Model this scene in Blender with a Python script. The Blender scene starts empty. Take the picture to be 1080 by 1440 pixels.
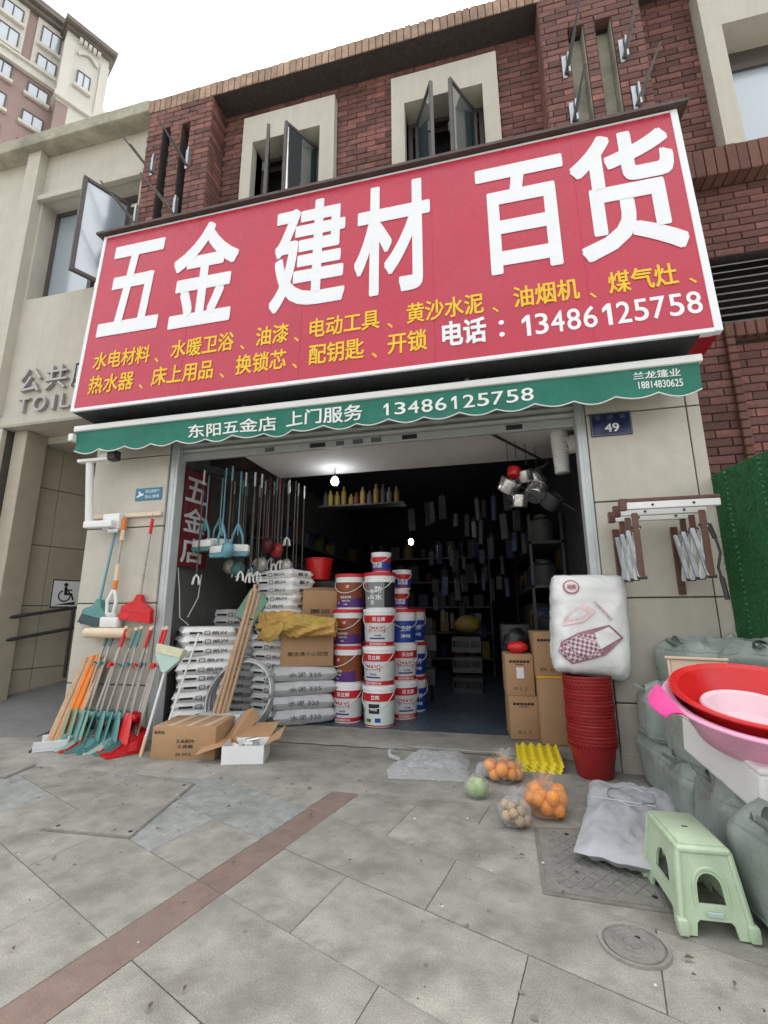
import bpy, bmesh, math, random
from mathutils import Vector, Matrix, Euler, noise
random.seed(7)
R = math.radians
sc = bpy.context.scene
COL = sc.collection

# ---------------------------------------------------------------- camera, sky, sun, exposure
CAM = Vector((0, 0, 1.15))
_y, _p, _r = R(13.26), R(12.19), R(0.31)
fwd = Vector((-math.sin(_y) * math.cos(_p), math.cos(_y) * math.cos(_p), math.sin(_p)))
rgt = Vector((math.cos(_y), math.sin(_y), 0)); dwn = fwd.cross(rgt)
rg2 = rgt * math.cos(_r) + dwn * math.sin(_r); dw2 = dwn * math.cos(_r) - rgt * math.sin(_r)
cd = bpy.data.cameras.new('camera'); co = bpy.data.objects.new('camera', cd); COL.objects.link(co)
m3 = Matrix((rg2, -dw2, -fwd)).transposed()
co.matrix_world = Matrix.Translation(CAM) @ m3.to_4x4()
cd.sensor_fit = 'VERTICAL'; cd.sensor_height = 36; cd.lens = 16.14; cd.clip_start = 0.02; cd.clip_end = 2000
sc.camera = co

SUN_EL, SUN_AZ = 60, 15
w = bpy.data.worlds.new('World'); sc.world = w; w.use_nodes = True
nt = w.node_tree; bg = nt.nodes['Background']
sky = nt.nodes.new('ShaderNodeTexSky'); sky.sky_type = 'NISHITA'; sky.sun_disc = False
sky.sun_elevation = R(SUN_EL); sky.sun_rotation = R(SUN_AZ); sky.dust_density = 6; sky.air_density = 1.5
hs = nt.nodes.new('ShaderNodeHueSaturation'); hs.inputs['Saturation'].default_value = 0.12
nt.links.new(sky.outputs[0], hs.inputs['Color']); nt.links.new(hs.outputs[0], bg.inputs[0])
bg.inputs[1].default_value = 0.15
sd = bpy.data.lights.new('sun', 'SUN'); sd.energy = 0.7; sd.angle = R(25); sd.color = (1, .97, .93)
so = bpy.data.objects.new('sun', sd); COL.objects.link(so)
so.rotation_euler = Vector((-math.sin(R(SUN_AZ)) * math.cos(R(SUN_EL)), -math.cos(R(SUN_AZ)) * math.cos(R(SUN_EL)), -math.sin(R(SUN_EL)))).to_track_quat('-Z', 'Y').to_euler()
vs = sc.view_settings; vs.view_transform = 'Standard'; vs.look = 'None'; vs.gamma = 1; vs.exposure = 1.8; vs.use_curve_mapping = False
sc.cycles.max_bounces = 8; sc.cycles.transparent_max_bounces = 16

# ---------------------------------------------------------------- materials
MATS = {}
def mat(name, col, rough=.6, var=.12, scale=6., bump=0., bscale=60., metal=0., spec=.5, rnd=0., col2=None, detail=6., trans=0., emit=None, attr=None, dirt=None, dscale=1.2, alpha=1., speck=0., streak=None, sscale=2.5):
    """procedural material: noise-mixed colour, fine relief, per-object or per-piece tint, soft dirt blotches"""
    m = bpy.data.materials.new(name); m.use_nodes = True; n = m.node_tree.nodes; l = m.node_tree.links
    b = n['Principled BSDF']; b.inputs['Roughness'].default_value = rough; b.inputs['Metallic'].default_value = metal
    b.inputs['Specular IOR Level'].default_value = spec
    tc = n.new('ShaderNodeTexCoord'); oi = n.new('ShaderNodeObjectInfo')
    vadd = n.new('ShaderNodeVectorMath'); vadd.operation = 'ADD'
    vm = n.new('ShaderNodeVectorMath'); vm.operation = 'SCALE'; vm.inputs['Scale'].default_value = 37.
    cx = n.new('ShaderNodeCombineXYZ'); l.new(oi.outputs['Random'], cx.inputs[0]); l.new(oi.outputs['Random'], cx.inputs[1])
    l.new(cx.outputs[0], vm.inputs[0]); l.new(tc.outputs['Object'], vadd.inputs[0]); l.new(vm.outputs[0], vadd.inputs[1])
    nz = n.new('ShaderNodeTexNoise'); nz.inputs['Scale'].default_value = scale; nz.inputs['Detail'].default_value = detail; nz.inputs['Roughness'].default_value = .65
    l.new(vadd.outputs[0], nz.inputs['Vector'])
    rp = n.new('ShaderNodeValToRGB'); rp.color_ramp.elements[0].position = .3; rp.color_ramp.elements[1].position = .7
    c2 = col2 or [min(1, c * (1 + var)) for c in col]; c1 = [c * (1 - var) for c in col] if not col2 else col
    rp.color_ramp.elements[0].color = (*c1, 1); rp.color_ramp.elements[1].color = (*c2, 1)
    l.new(nz.outputs[0], rp.inputs[0]); out = rp.outputs[0]
    if rnd or attr:
        hv = n.new('ShaderNodeHueSaturation'); mr = n.new('ShaderNodeMapRange')
        mr.inputs[3].default_value = 1 - rnd; mr.inputs[4].default_value = 1 + rnd
        if attr:
            at = n.new('ShaderNodeAttribute'); at.attribute_name = attr; l.new(at.outputs['Fac'], mr.inputs[0])
        else: l.new(oi.outputs['Random'], mr.inputs[0])
        l.new(mr.outputs[0], hv.inputs['Value']); l.new(out, hv.inputs['Color']); out = hv.outputs[0]
    if dirt:
        dn = n.new('ShaderNodeTexNoise'); dn.inputs['Scale'].default_value = dscale; dn.inputs['Detail'].default_value = 8; dn.inputs['Roughness'].default_value = .7
        l.new(tc.outputs['Object'], dn.inputs['Vector'])
        dr = n.new('ShaderNodeValToRGB'); dr.color_ramp.elements[0].position = .45; dr.color_ramp.elements[1].position = .72
        dr.color_ramp.elements[0].color = (0, 0, 0, 1); dr.color_ramp.elements[1].color = (dirt[3],) * 3 + (1,)
        l.new(dn.outputs[0], dr.inputs[0])
        mx = n.new('ShaderNodeMix'); mx.data_type = 'RGBA'; l.new(dr.outputs[0], mx.inputs[0]); l.new(out, mx.inputs[6]); mx.inputs[7].default_value = (*dirt[:3], 1); out = mx.outputs[2]
    if speck:
        sn = n.new('ShaderNodeTexNoise'); sn.inputs['Scale'].default_value = 170; sn.inputs['Detail'].default_value = 3; sn.inputs['Roughness'].default_value = .8
        l.new(vadd.outputs[0], sn.inputs['Vector']); sm = n.new('ShaderNodeMapRange'); sm.inputs[1].default_value = .3; sm.inputs[2].default_value = .7; sm.inputs[3].default_value = 1 - speck; sm.inputs[4].default_value = 1 + speck
        l.new(sn.outputs[0], sm.inputs[0]); sh_ = n.new('ShaderNodeHueSaturation'); l.new(sm.outputs[0], sh_.inputs['Value']); l.new(out, sh_.inputs['Color']); out = sh_.outputs[0]
    if streak:
        mp_ = n.new('ShaderNodeMapping'); mp_.inputs['Scale'].default_value = (sscale*4, sscale*4, sscale*.22); l.new(tc.outputs['Object'], mp_.inputs[0])
        kn_ = n.new('ShaderNodeTexNoise'); kn_.inputs['Scale'].default_value = 1; kn_.inputs['Detail'].default_value = 7; kn_.inputs['Roughness'].default_value = .7; l.new(mp_.outputs[0], kn_.inputs['Vector'])
        kr = n.new('ShaderNodeValToRGB'); kr.color_ramp.elements[0].position = .48; kr.color_ramp.elements[1].position = .75; kr.color_ramp.elements[0].color = (0,0,0,1); kr.color_ramp.elements[1].color = (streak[3],)*3 + (1,)
        l.new(kn_.outputs[0], kr.inputs[0]); kx = n.new('ShaderNodeMix'); kx.data_type = 'RGBA'; l.new(kr.outputs[0], kx.inputs[0]); l.new(out, kx.inputs[6]); kx.inputs[7].default_value = (*streak[:3], 1); out = kx.outputs[2]
    l.new(out, b.inputs['Base Color'])
    if bump:
        bn = n.new('ShaderNodeTexNoise'); bn.inputs['Scale'].default_value = bscale; bn.inputs['Detail'].default_value = 5
        l.new(vadd.outputs[0], bn.inputs['Vector']); bp = n.new('ShaderNodeBump'); bp.inputs['Strength'].default_value = bump; bp.inputs['Distance'].default_value = .01
        l.new(bn.outputs[0], bp.inputs['Height']); l.new(bp.outputs[0], b.inputs['Normal'])
    rv = n.new('ShaderNodeTexNoise'); rv.inputs['Scale'].default_value = 14; rv.inputs['Detail'].default_value = 6; l.new(vadd.outputs[0], rv.inputs['Vector'])
    rm_ = n.new('ShaderNodeMapRange'); rm_.inputs[1].default_value = .3; rm_.inputs[2].default_value = .7; rm_.inputs[3].default_value = max(.05, rough - .1); rm_.inputs[4].default_value = min(1, rough + .14); l.new(rv.outputs[0], rm_.inputs[0]); l.new(rm_.outputs[0], b.inputs['Roughness'])
    if trans: b.inputs['Transmission Weight'].default_value = trans
    if alpha < 1: b.inputs['Alpha'].default_value = alpha
    if emit: b.inputs['Emission Color'].default_value = (*emit[:3], 1); b.inputs['Emission Strength'].default_value = emit[3]
    MATS[name] = m; return m
X = MATS
# pavement and masonry
mat('paving', (.28, .271, .236), .75, .24, 5, .35, 120, rnd=.08, dirt=(.14, .136, .118, .8), dscale=3.1, speck=.34, streak=(.17, .162, .138, .5), sscale=1.6)
mat('paving_cool', (.255, .265, .25), .75, .26, 14, .35, 120, rnd=.08, dirt=(.15, .15, .138, .7), dscale=3.2, speck=.42)
mat('paving_brown', (.205, .145, .12), .75, .2, 8, .3, 110, rnd=.10, dirt=(.15, .13, .11, .75), dscale=2.4, speck=.22)
mat('concrete', (.28, .271, .24), .8, .26, 4, .4, 90, dirt=(.125, .12, .10, .85), dscale=1.7, speck=.25)
mat('joint', (.17, .162, .14), .95, .35, 9, .3)
mat('cover_iron', (.20, .195, .18), .7, .25, 14, .4, 120, metal=.1, dirt=(.24, .23, .2, .7), dscale=5, speck=.25)
mat('dark_hole', (.015, .015, .014), .9)
mat('brick', (.178, .076, .062), .82, .38, 9, .6, 110, rnd=.40, dirt=(.085, .058, .055, .7), dscale=1.3, speck=.2)
mat('brick_many', (.178, .076, .062), .82, .38, 9, .6, 110, rnd=.40, attr='tint', dirt=(.085, .058, .055, .7), dscale=1.3, speck=.2)
mat('brick_cap_lit', (.36, .245, .175), .85, .25, 9, .5, 110, rnd=.2, dirt=(.13, .09, .065, .6), dscale=1.5)  # same clay as brick, lightened: light from above is put into the colour
mat('brick_trim', (.15, .07, .05), .85, .25, 9, .5, 110, rnd=.2)
mat('mortar', (.05, .04, .038), .95, .25, 20, .4)
mat('cream', (.50, .475, .405), .8, .06, 3, .15, 130, dirt=(.37, .345, .29, .5), dscale=.9, streak=(.35, .325, .27, .4), speck=.06)
mat('cream_stained', (.36, .34, .27), .85, .2, 3, .3, 60, dirt=(.13, .125, .095, .9), dscale=1.7)
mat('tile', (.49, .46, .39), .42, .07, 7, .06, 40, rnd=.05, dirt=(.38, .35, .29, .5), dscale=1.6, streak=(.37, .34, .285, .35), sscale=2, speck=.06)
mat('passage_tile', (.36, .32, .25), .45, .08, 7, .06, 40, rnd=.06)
mat('tile_joint', (.09, .08, .065), .9)
mat('ramp', (.17, .17, .165), .75, .12, 5, .2, 80)
mat('plaster', (.62, .61, .60), .85, .05, 3, .05)
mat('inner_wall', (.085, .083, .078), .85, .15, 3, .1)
mat('inner_dark', (.012, .012, .0125), .85, .2, 5)  # near-black: the shade of the unlit interior is put into the colour
mat('shop_floor', (.065, .088, .115), .35, .15, 3, .04, dirt=(.04, .05, .06, .7))
# metal and paint
mat('alu', (.50, .53, .54), .38, .05, 5, .03, metal=.25, dirt=(.36, .37, .37, .5))
mat('shutter', (.40, .43, .42), .5, .06, 5, .03, metal=.2, dirt=(.27, .28, .27, .5))
mat('white_paint', (.74, .74, .73), .4, .04, 4)
mat('steel', (.55, .55, .55), .25, .08, 10, metal=.95)
mat('galv', (.42, .45, .47), .38, .15, 12, metal=.75)
mat('pot', (.6, .6, .6), .22, .06, 10, metal=.9)
mat('bronze', (.075, .065, .06), .45, .1, 8)
mat('dark_metal', (.035, .035, .037), .5, .2, 10)
mat('rust_bar', (.11, .10, .09), .6, .3, 12, metal=.4)
mat('brown_alu', (.12, .055, .04), .35, .12, 8, metal=.3)
mat('flashing', (.07, .05, .045), .6, .2, 5)
# prints
mat('sign_red', (.47, .024, .056), .30, .06, 1.5, .10, 3.5, dirt=(.44, .05, .08, .5), dscale=.8, streak=(.38, .04, .06, .45), sscale=1.2)
mat('sign_side', (.34, .008, .02), .35, .08, 4)
mat('white_print', (.76, .78, .80), .5, .02, 4)
mat('yellow_print', (.80, .50, .015), .5, .04, 4)
mat('letter_metal', (.36, .355, .34), .4, .08, 4, metal=.4)
mat('awning', (.018, .17, .12), .75, .14, 3, .25, 260, dirt=(.03, .14, .105, .6), dscale=2, streak=(.05, .19, .145, .5), sscale=2)
mat('awning_text', (.80, .82, .80), .7, .02, 4)
mat('maroon', (.13, .006, .012), .45, .1, 3)
mat('plate_blue', (.012, .018, .07), .3, .06, 5)
mat('sign_blue', (.03, .18, .30), .4, .08, 5)
mat('ink', (.015, .015, .018), .6, .1)
mat('ink_grey', (.10, .10, .12), .6, .2)
mat('label_white', (.74, .74, .74), .4, .04)
mat('label_red', (.50, .012, .018), .4, .05)
mat('label_grey', (.20, .215, .22), .42, .1)
mat('label_purple', (.075, .02, .16), .4, .12)
mat('label_brown', (.22, .055, .018), .4, .2, 5)
mat('label_blue', (.015, .05, .30), .4, .1)
mat('label_light', (.56, .58, .58), .4, .08)
mat('label_scene', (.60, .68, .64), .4, .08, 12)
# plastics, paper, cloth
mat('bucket_white', (.80, .80, .81), .35, .04)
mat('lid_red', (.52, .02, .03), .35, .06)
mat('red_plastic', (.60, .012, .014), .30, .07, 5, .04, 60, dirt=(.50, .035, .035, .5), dscale=9)
mat('dark_red_plastic', (.27, .010, .012), .4, .1, 6)
mat('teal_plastic', (.085, .235, .225), .42, .12, 6, rnd=.15)
mat('green_plastic', (.16, .30, .22), .42, .12, 6, rnd=.15)
mat('blue_plastic', (.12, .30, .36), .4, .1, 6)
mat('pale_green', (.42, .56, .50), .5, .06, 6)
mat('orange_plastic', (.72, .20, .015), .4, .08, 6)
mat('white_plastic', (.72, .72, .70), .4, .05, 6)
mat('cream_plastic', (.70, .56, .40), .5, .06, 6)
mat('grey_pole', (.42, .40, .36), .32, .08, 4, metal=.35)
mat('wood', (.50, .33, .20), .65, .18, 9, .15, 60, rnd=.12)
mat('wood_pale', (.62, .47, .34), .55, .06, 5)
mat('bristle', (.62, .60, .42), .8, .15, 40, .5, 200)
mat('bristle_dark', (.05, .08, .09), .8, .3, 40, .5, 200)
mat('bristle_red', (.60, .015, .02), .6, .2, 40, .5, 200)
mat('card', (.40, .24, .125), .8, .07, 5, .06, 150, rnd=.06, dirt=(.31, .18, .09, .4), dscale=3)
mat('card_pale', (.56, .42, .29), .75, .06, 5)
mat('tape', (.50, .36, .23), .3, .08, 6)
mat('sack_white', (.86, .86, .85), .55, .05, 9, .5, 34, rnd=.05, dirt=(.70, .69, .67, .4), dscale=5)
mat('sack_grey', (.54, .55, .55), .7, .08, 9, .5, 24, rnd=.05, dirt=(.32, .325, .325, .5), dscale=5)
mat('sack_ground', (.40, .41, .43), .6, .08, 8, .5, 20, dirt=(.36, .36, .36, .5), dscale=5)
mat('bag_green', (.245, .285, .255), .34, .12, 7, .35, 34, rnd=.10, dirt=(.15, .18, .16, .6), dscale=3.5, speck=.10, streak=(.33, .37, .34, .35), sscale=4)
mat('tarp', (.50, .29, .085), .75, .28, 9, .6, 34, dirt=(.42, .36, .05, .85), dscale=5)
mat('quilt', (.80, .80, .79), .55, .03, 5, .6, 9)
mat('quilt_print', (.72, .55, .55), .45, .14, 9)
mat('quilt_pattern', (.33, .15, .185), .5, .15, 9)
mat('pink', (.76, .34, .50), .32, .05, 5, .04, 60, dirt=(.66, .30, .42, .6), dscale=8)
mat('pink_hot', (.75, .08, .30), .35, .1, 5)
mat('basin_pale', (.74, .52, .56), .35, .05, 5)
mat('foam', (.74, .74, .72), .7, .03, 8, .3, 150)
mat('stool', (.46, .575, .40), .40, .05, 5, .05, 70, dirt=(.30, .385, .25, .6), dscale=7, speck=.05)
mat('tray_yellow', (.72, .56, .02), .5, .06, 6)
mat('orange_fruit', (.80, .30, .04), .5, .12, 12, .35, 90, rnd=.12)
mat('potato', (.42, .30, .19), .75, .2, 10, .3, 60, rnd=.15)
mat('cabbage', (.36, .46, .22), .6, .3, 14, .4, 40)
mat('turf_backing', (.014, .09, .028), .9, .5, 30, 1., 120, streak=(.03, .15, .045, .8), sscale=5)
mat('turf', (.022, .145, .042), .7, .6, 40)
mat('turf_seam', (.05, .20, .075), .8, .4, 30)
mat('litter', (.10, .085, .06), .9, .4, 20)
mat('dirt_white', (.55, .54, .5), .8, .2, 20)
mat('tower_cream', (.60, .58, .52), .85, .06, .3, streak=(.45, .42, .36, .5), sscale=.3)
mat('tower_red', (.33, .235, .215), .85, .1, .4)
mat('tower_roof', (.16, .14, .12), .8, .15, 1)
mat('goods_dark', (.022, .022, .025), .6, .3, 6, rnd=.5)  # goods colours darkened, the gloom of the shop is put into them
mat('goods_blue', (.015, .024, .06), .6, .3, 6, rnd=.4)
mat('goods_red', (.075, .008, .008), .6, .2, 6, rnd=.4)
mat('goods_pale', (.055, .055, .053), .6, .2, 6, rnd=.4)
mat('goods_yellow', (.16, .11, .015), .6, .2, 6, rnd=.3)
mat('black_plastic', (.012, .012, .013), .4, .2, 8, .5, 20)
def glass(name, tint, rough=.03, fac=.5):
    m = bpy.data.materials.new(name); m.use_nodes = True; n = m.node_tree.nodes; l = m.node_tree.links
    b = n['Principled BSDF']; b.inputs['Base Color'].default_value = (*tint, 1); b.inputs['Roughness'].default_value = rough; b.inputs['Metallic'].default_value = 0
    b.inputs['Specular IOR Level'].default_value = 1.; b.inputs['IOR'].default_value = 1.6 + fac
    nz = n.new('ShaderNodeTexNoise'); nz.inputs['Scale'].default_value = 1.5; tc = n.new('ShaderNodeTexCoord'); l.new(tc.outputs['Object'], nz.inputs['Vector'])
    bp = n.new('ShaderNodeBump'); bp.inputs['Strength'].default_value = .03; l.new(nz.outputs[0], bp.inputs['Height']); l.new(bp.outputs[0], b.inputs['Normal'])
    MATS[name] = m
glass('glass', (.06, .08, .09), fac=1.2); glass('glass_sky', (.30, .36, .42), .15, .4)  # the pale tint puts reflected sky into the pane colour
def film(name, col, opac, rough=.15):
    """thin clear plastic film"""
    m = bpy.data.materials.new(name); m.use_nodes = True; n = m.node_tree.nodes; l = m.node_tree.links
    b = n['Principled BSDF']; b.inputs['Base Color'].default_value = (*col, 1); b.inputs['Roughness'].default_value = rough
    t = n.new('ShaderNodeBsdfTransparent'); mx = n.new('ShaderNodeMixShader'); o = n['Material Output']
    lw = n.new('ShaderNodeLayerWeight'); lw.inputs[0].default_value = .35
    nz = n.new('ShaderNodeTexNoise'); nz.inputs['Scale'].default_value = 22; nz.inputs['Detail'].default_value = 6
    tc = n.new('ShaderNodeTexCoord'); l.new(tc.outputs['Object'], nz.inputs['Vector'])
    bp = n.new('ShaderNodeBump'); bp.inputs['Strength'].default_value = .9; bp.inputs['Distance'].default_value = .012; l.new(nz.outputs[0], bp.inputs['Height']); l.new(bp.outputs[0], b.inputs['Normal'])
    l.new(bp.outputs[0], lw.inputs['Normal'])
    mr = n.new('ShaderNodeMapRange'); mr.inputs[3].default_value = opac; mr.inputs[4].default_value = min(1, opac + .5); l.new(lw.outputs['Facing'], mr.inputs[0])
    l.new(mr.outputs[0], mx.inputs[0]); l.new(t.outputs[0], mx.inputs[1]); l.new(b.outputs[0], mx.inputs[2]); l.new(mx.outputs[0], o.inputs[0])
    MATS[name] = m
film('film_clear', (.66, .67, .67), .05, .08); film('film_sheet', (.66, .68, .69), .24, .1); film('film_orange', (.80, .46, .30), .12, .1)
def lamp_mat(name, col, s):
    m = bpy.data.materials.new(name); m.use_nodes = True; n = m.node_tree.nodes; b = n['Principled BSDF']
    b.inputs['Emission Color'].default_value = (*col, 1); b.inputs['Emission Strength'].default_value = s; MATS[name] = m
lamp_mat('bulb_lit', (.92, .97, 1), 12)

# ---------------------------------------------------------------- mesh builder
class MB:
    def __init__(s): s.v = []; s.f = []
    def add(s, vs, fs, M=None):
        o = len(s.v)
        s.v += [tuple(M @ Vector(p)) if M else tuple(p) for p in vs]; s.f += [tuple(i + o for i in q) for q in fs]; return s
    def box(s, x0, x1, y0, y1, z0, z1, M=None):
        return s.add([(x0,y0,z0),(x1,y0,z0),(x1,y1,z0),(x0,y1,z0),(x0,y0,z1),(x1,y0,z1),(x1,y1,z1),(x0,y1,z1)],
                     [(0,3,2,1),(4,5,6,7),(0,1,5,4),(1,2,6,5),(2,3,7,6),(3,0,4,7)], M)
    def rbox(s, x0, x1, y0, y1, z0, z1, r=.01, seg=2, M=None):
        bm = bmesh.new(); bmesh.ops.create_cube(bm, size=1)
        for v in bm.verts: v.co = Vector(((x0+x1)/2 + v.co.x*(x1-x0), (y0+y1)/2 + v.co.y*(y1-y0), (z0+z1)/2 + v.co.z*(z1-z0)))
        bmesh.ops.bevel(bm, geom=bm.edges[:], offset=r, segments=seg, affect='EDGES', profile=.5)
        bm.verts.index_update(); s.add([v.co[:] for v in bm.verts], [[v.index for v in f.verts] for f in bm.faces], M); bm.free(); return s
    def tube(s, pts, r, n=8, closed=False, M=None, r1=None):
        P = [Vector(p) for p in pts]; vs = []; fs = []; k = len(P); up = None
        for i, p in enumerate(P):
            a = P[(i-1) % k] if closed or i else p; b = P[(i+1) % k] if closed or i < k-1 else p
            t = (b - a).normalized()
            if up is None: up = t.orthogonal().normalized()
            up = (up - t * up.dot(t)); up = up.normalized() if up.length > 1e-6 else t.orthogonal().normalized()
            sd_ = t.cross(up); rr = r if r1 is None else r + (r1 - r) * i / max(1, k-1)
            vs += [p + (up * math.cos(2*math.pi*j/n) + sd_ * math.sin(2*math.pi*j/n)) * rr for j in range(n)]
        for i in range(k if closed else k-1):
            for j in range(n):
                a = i*n + j; b = i*n + (j+1) % n; c = ((i+1) % k)*n + (j+1) % n; d = ((i+1) % k)*n + j; fs.append((a, b, c, d))
        if not closed: fs += [tuple(reversed(range(n))), tuple(range((k-1)*n, k*n))]
        return s.add(vs, fs, M)
    def lathe(s, prof, n=28, M=None, close=True, a0=0, a1=2*math.pi):
        vs = []; fs = []; full = abs(a1 - a0 - 2*math.pi) < 1e-6; m = n if full else n + 1; k = len(prof)
        for i in range(m):
            a = a0 + (a1-a0)*i/n
            vs += [(r*math.sin(a), -r*math.cos(a), z) for r, z in prof]
        for i in range(n):
            i2 = (i+1) % m
            for j in range(k-1): fs.append((i*k+j, i2*k+j, i2*k+j+1, i*k+j+1))
        return s.add(vs, fs, M)
    def grid(s, fn, nu, nv, M=None, wrapu=False):
        vs = [fn(i/(nu if wrapu else nu-1) if nu > 1 else 0, j/(nv-1)) for i in range(nu) for j in range(nv)]
        fs = [(i*nv+j, ((i+1) % nu)*nv+j, ((i+1) % nu)*nv+j+1, i*nv+j+1) for i in range(nu if wrapu else nu-1) for j in range(nv-1)]
        return s.add(vs, fs, M)
    def prism(s, poly, y0, y1, M=None):           # outline in x,z extruded in y
        n = len(poly); return s.add([(x, y0, z) for x, z in poly] + [(x, y1, z) for x, z in poly],
            [tuple(range(n)), tuple(reversed(range(n, 2*n)))] + [(i, n+i, n+(i+1) % n, (i+1) % n) for i in range(n)], M)
    def sphere(s, c, r, n=10, M=None, sz=1):
        m = n//2 + 1
        def fn(u, v):
            a = 2*math.pi*u; b = math.pi*v; return (c[0]+r*math.cos(a)*math.sin(b), c[1]+r*math.sin(a)*math.sin(b), c[2]-r*sz*math.cos(b))
        return s.grid(fn, n, m, M, True)
    def mesh(s, name, m, smooth=False):
        me = bpy.data.meshes.new(name); me.from_pydata(s.v, [], s.f); me.materials.append(X[m]); me.update()
        if smooth:
            for p in me.polygons: p.use_smooth = True
            if smooth != 'all': me.set_sharp_from_angle(angle=R(38))
        return me
    def build(s, name, m, parent=None, smooth=False, loc=(0,0,0), rot=(0,0,0), label=None):
        return ob(name, s.mesh(name, m, smooth), parent, loc, rot, label)
def ob(name, me, parent=None, loc=(0,0,0), rot=(0,0,0), label=None):
    o = bpy.data.objects.new(name, me); COL.objects.link(o); o.parent = parent; o.location = loc; o.rotation_euler = rot
    if label: o['label'] = label
    return o
def tag(o, label, cat, group=None):
    o['label'] = label; o['category'] = cat
    if group: o['group'] = group
    return o
def thing(name, label, cat, loc=(0,0,0), rot=(0,0,0), group=None):
    o = bpy.data.objects.new(name, None); COL.objects.link(o); o.location = loc; o.rotation_euler = rot; o.empty_display_size = .1
    return tag(o, label, cat, group)
def struct(o, kind='structure'): o['kind'] = kind; return o
def dup(o, parent=None, loc=None, rot=None, label=None):
    c = o.copy(); COL.objects.link(c); c.parent = parent
    if loc: c.location = loc
    if rot: c.rotation_euler = rot
    if label: c['label'] = label
    for ch in [k for k in o.children]: dup(ch, c)
    return c
_tc = {}
def text_verts(s):
    k = s
    if k not in _tc:
        c = bpy.data.curves.new('lettering', 'FONT'); c.body = s; c.resolution_u = 4
        o = bpy.data.objects.new('lettering', c); COL.objects.link(o)
        me = bpy.data.meshes.new_from_object(o.evaluated_get(bpy.context.evaluated_depsgraph_get()))
        _tc[k] = ([v.co[:2] for v in me.vertices], [tuple(p.vertices) for p in me.polygons])
        bpy.data.meshes.remove(me); bpy.data.objects.remove(o); bpy.data.curves.remove(c)
    vs, fs = _tc[k]; xs = [v[0] for v in vs]; ys = [v[1] for v in vs]; a, b, c, d = min(xs), max(xs), min(ys), max(ys)
    return [((x-a)/(b-a), (y-c)/(d-c)) for x, y in vs], fs, (b-a)/(d-c)
ONE = ([(.52,0),(1,0),(1,1),(.60,1),(0,.80),(0,.60),(.52,.74)], [(0,1,2,3,6),(3,4,5,6)], .45)
def heavy(s, bold):
    """strokes thickened by laying shifted copies of the outline a fraction of a millimetre apart: (x, z, layer)"""
    vs, fs, asp = ONE if s == '1' else text_verts(s)
    if s == '1': return [(a, b, 0) for a, b in vs], fs
    if not bold: return [(a, b, 0) for a, b in vs], fs
    bx, bz = bold/max(.2, asp), bold; V = []; F = []; n = 20 if bold > .02 else 6
    for k, (dx, dz) in enumerate([(bx*math.copysign(abs(math.cos(t))**.55, math.cos(t)), bz*math.copysign(abs(math.sin(t))**.55, math.sin(t))) for t in [2*math.pi*(i+.5)/n for i in range(n)]]):
        o = len(V); V += [((a + dx + bx)/(1+2*bx), (b + dz + bz)/(1+2*bz), k) for a, b in vs]; F += [tuple(i+o for i in f) for f in fs]
    return V, F
def lettering(s, m, parent, x0, x1, z0, z1, y=0., bold=.0, depth=0., curve=0., name='lettering', label=None, face=None, into=None):
    """letters stretched into the given rectangle of the x,z plane (or wrapped round a drum of radius curve), facing -y"""
    vs, fs = heavy(s, bold)
    P = [(x0+(x1-x0)*a, y - k*.0002, z0+(z1-z0)*b) for a, b, k in vs]
    if curve: P = [((curve+.0004*vs[i][2])*math.sin(p[0]/curve), -(curve+.0004*vs[i][2])*math.cos(p[0]/curve), p[2]) for i, p in enumerate(P)]
    mb = into or MB(); mb.add(P, fs)
    if depth:
        n = len(P); mb.add([(p[0], p[1]+depth, p[2]) for p in P], [])
        cnt = {}
        for f in fs:
            for i in range(len(f)): e = (f[i], f[(i+1) % len(f)]); cnt[e] = 1
        for (a, b) in list(cnt):
            if (b, a) not in cnt: mb.f.append((b, a, a+n, b+n))
    if into: return None
    return mb.build(name, m, parent, label=label)
ORD = ['topmost','second','third','fourth','fifth','sixth','seventh','eighth','ninth','tenth','eleventh','twelfth','thirteenth','fourteenth','fifteenth','sixteenth','seventeenth','eighteenth','nineteenth','lowest']
def nz3(x, y, z): return noise.noise(Vector((x, y, z)))

# ================================================================ GROUND
g = MB(); g.add([(-90,-60,-.05),(90,-60,-.05),(90,120,-.05),(-90,120,-.05)], [(0,1,2,3)]); struct(g.build('ground', 'concrete'))
pv = MB(); pv.add([(-9,-4,-.012),(6,-4,-.012),(6,4.3,-.012),(-9,4.3,-.012)], [(0,1,2,3)]); pave = struct(pv.build('pavement', 'joint'))
A_ = Vector((math.sin(R(12.5)), math.cos(R(12.5)))); B_ = Vector((math.cos(R(23)), -math.sin(R(23))))
O_ = Vector((-1.255, 2.03))
def slab_mesh(name, lb, la, m):
    mb = MB(); gp = .0016; h = .0018
    def P(b, a, z): q = B_*b + A_*a; return (q.x, q.y, z)
    o = [P(gp,gp,-.03),P(lb-gp,gp,-.03),P(lb-gp,la-gp,-.03),P(gp,la-gp,-.03)]
    k = [P(gp,gp,-h),P(lb-gp,gp,-h),P(lb-gp,la-gp,-h),P(gp,la-gp,-h)]
    e = gp + .0025; t = [P(e,e,0),P(lb-e,e,0),P(lb-e,la-e,0),P(e,la-e,0)]
    mb.add(o+k+t, [(i,(i+1)%4,4+(i+1)%4,4+i) for i in range(4)] + [(4+i,4+(i+1)%4,8+(i+1)%4,8+i) for i in range(4)] + [(8,9,10,11)])
    return mb.mesh(name, m)
LA, LB, SW = .412, .82, .175
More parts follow.
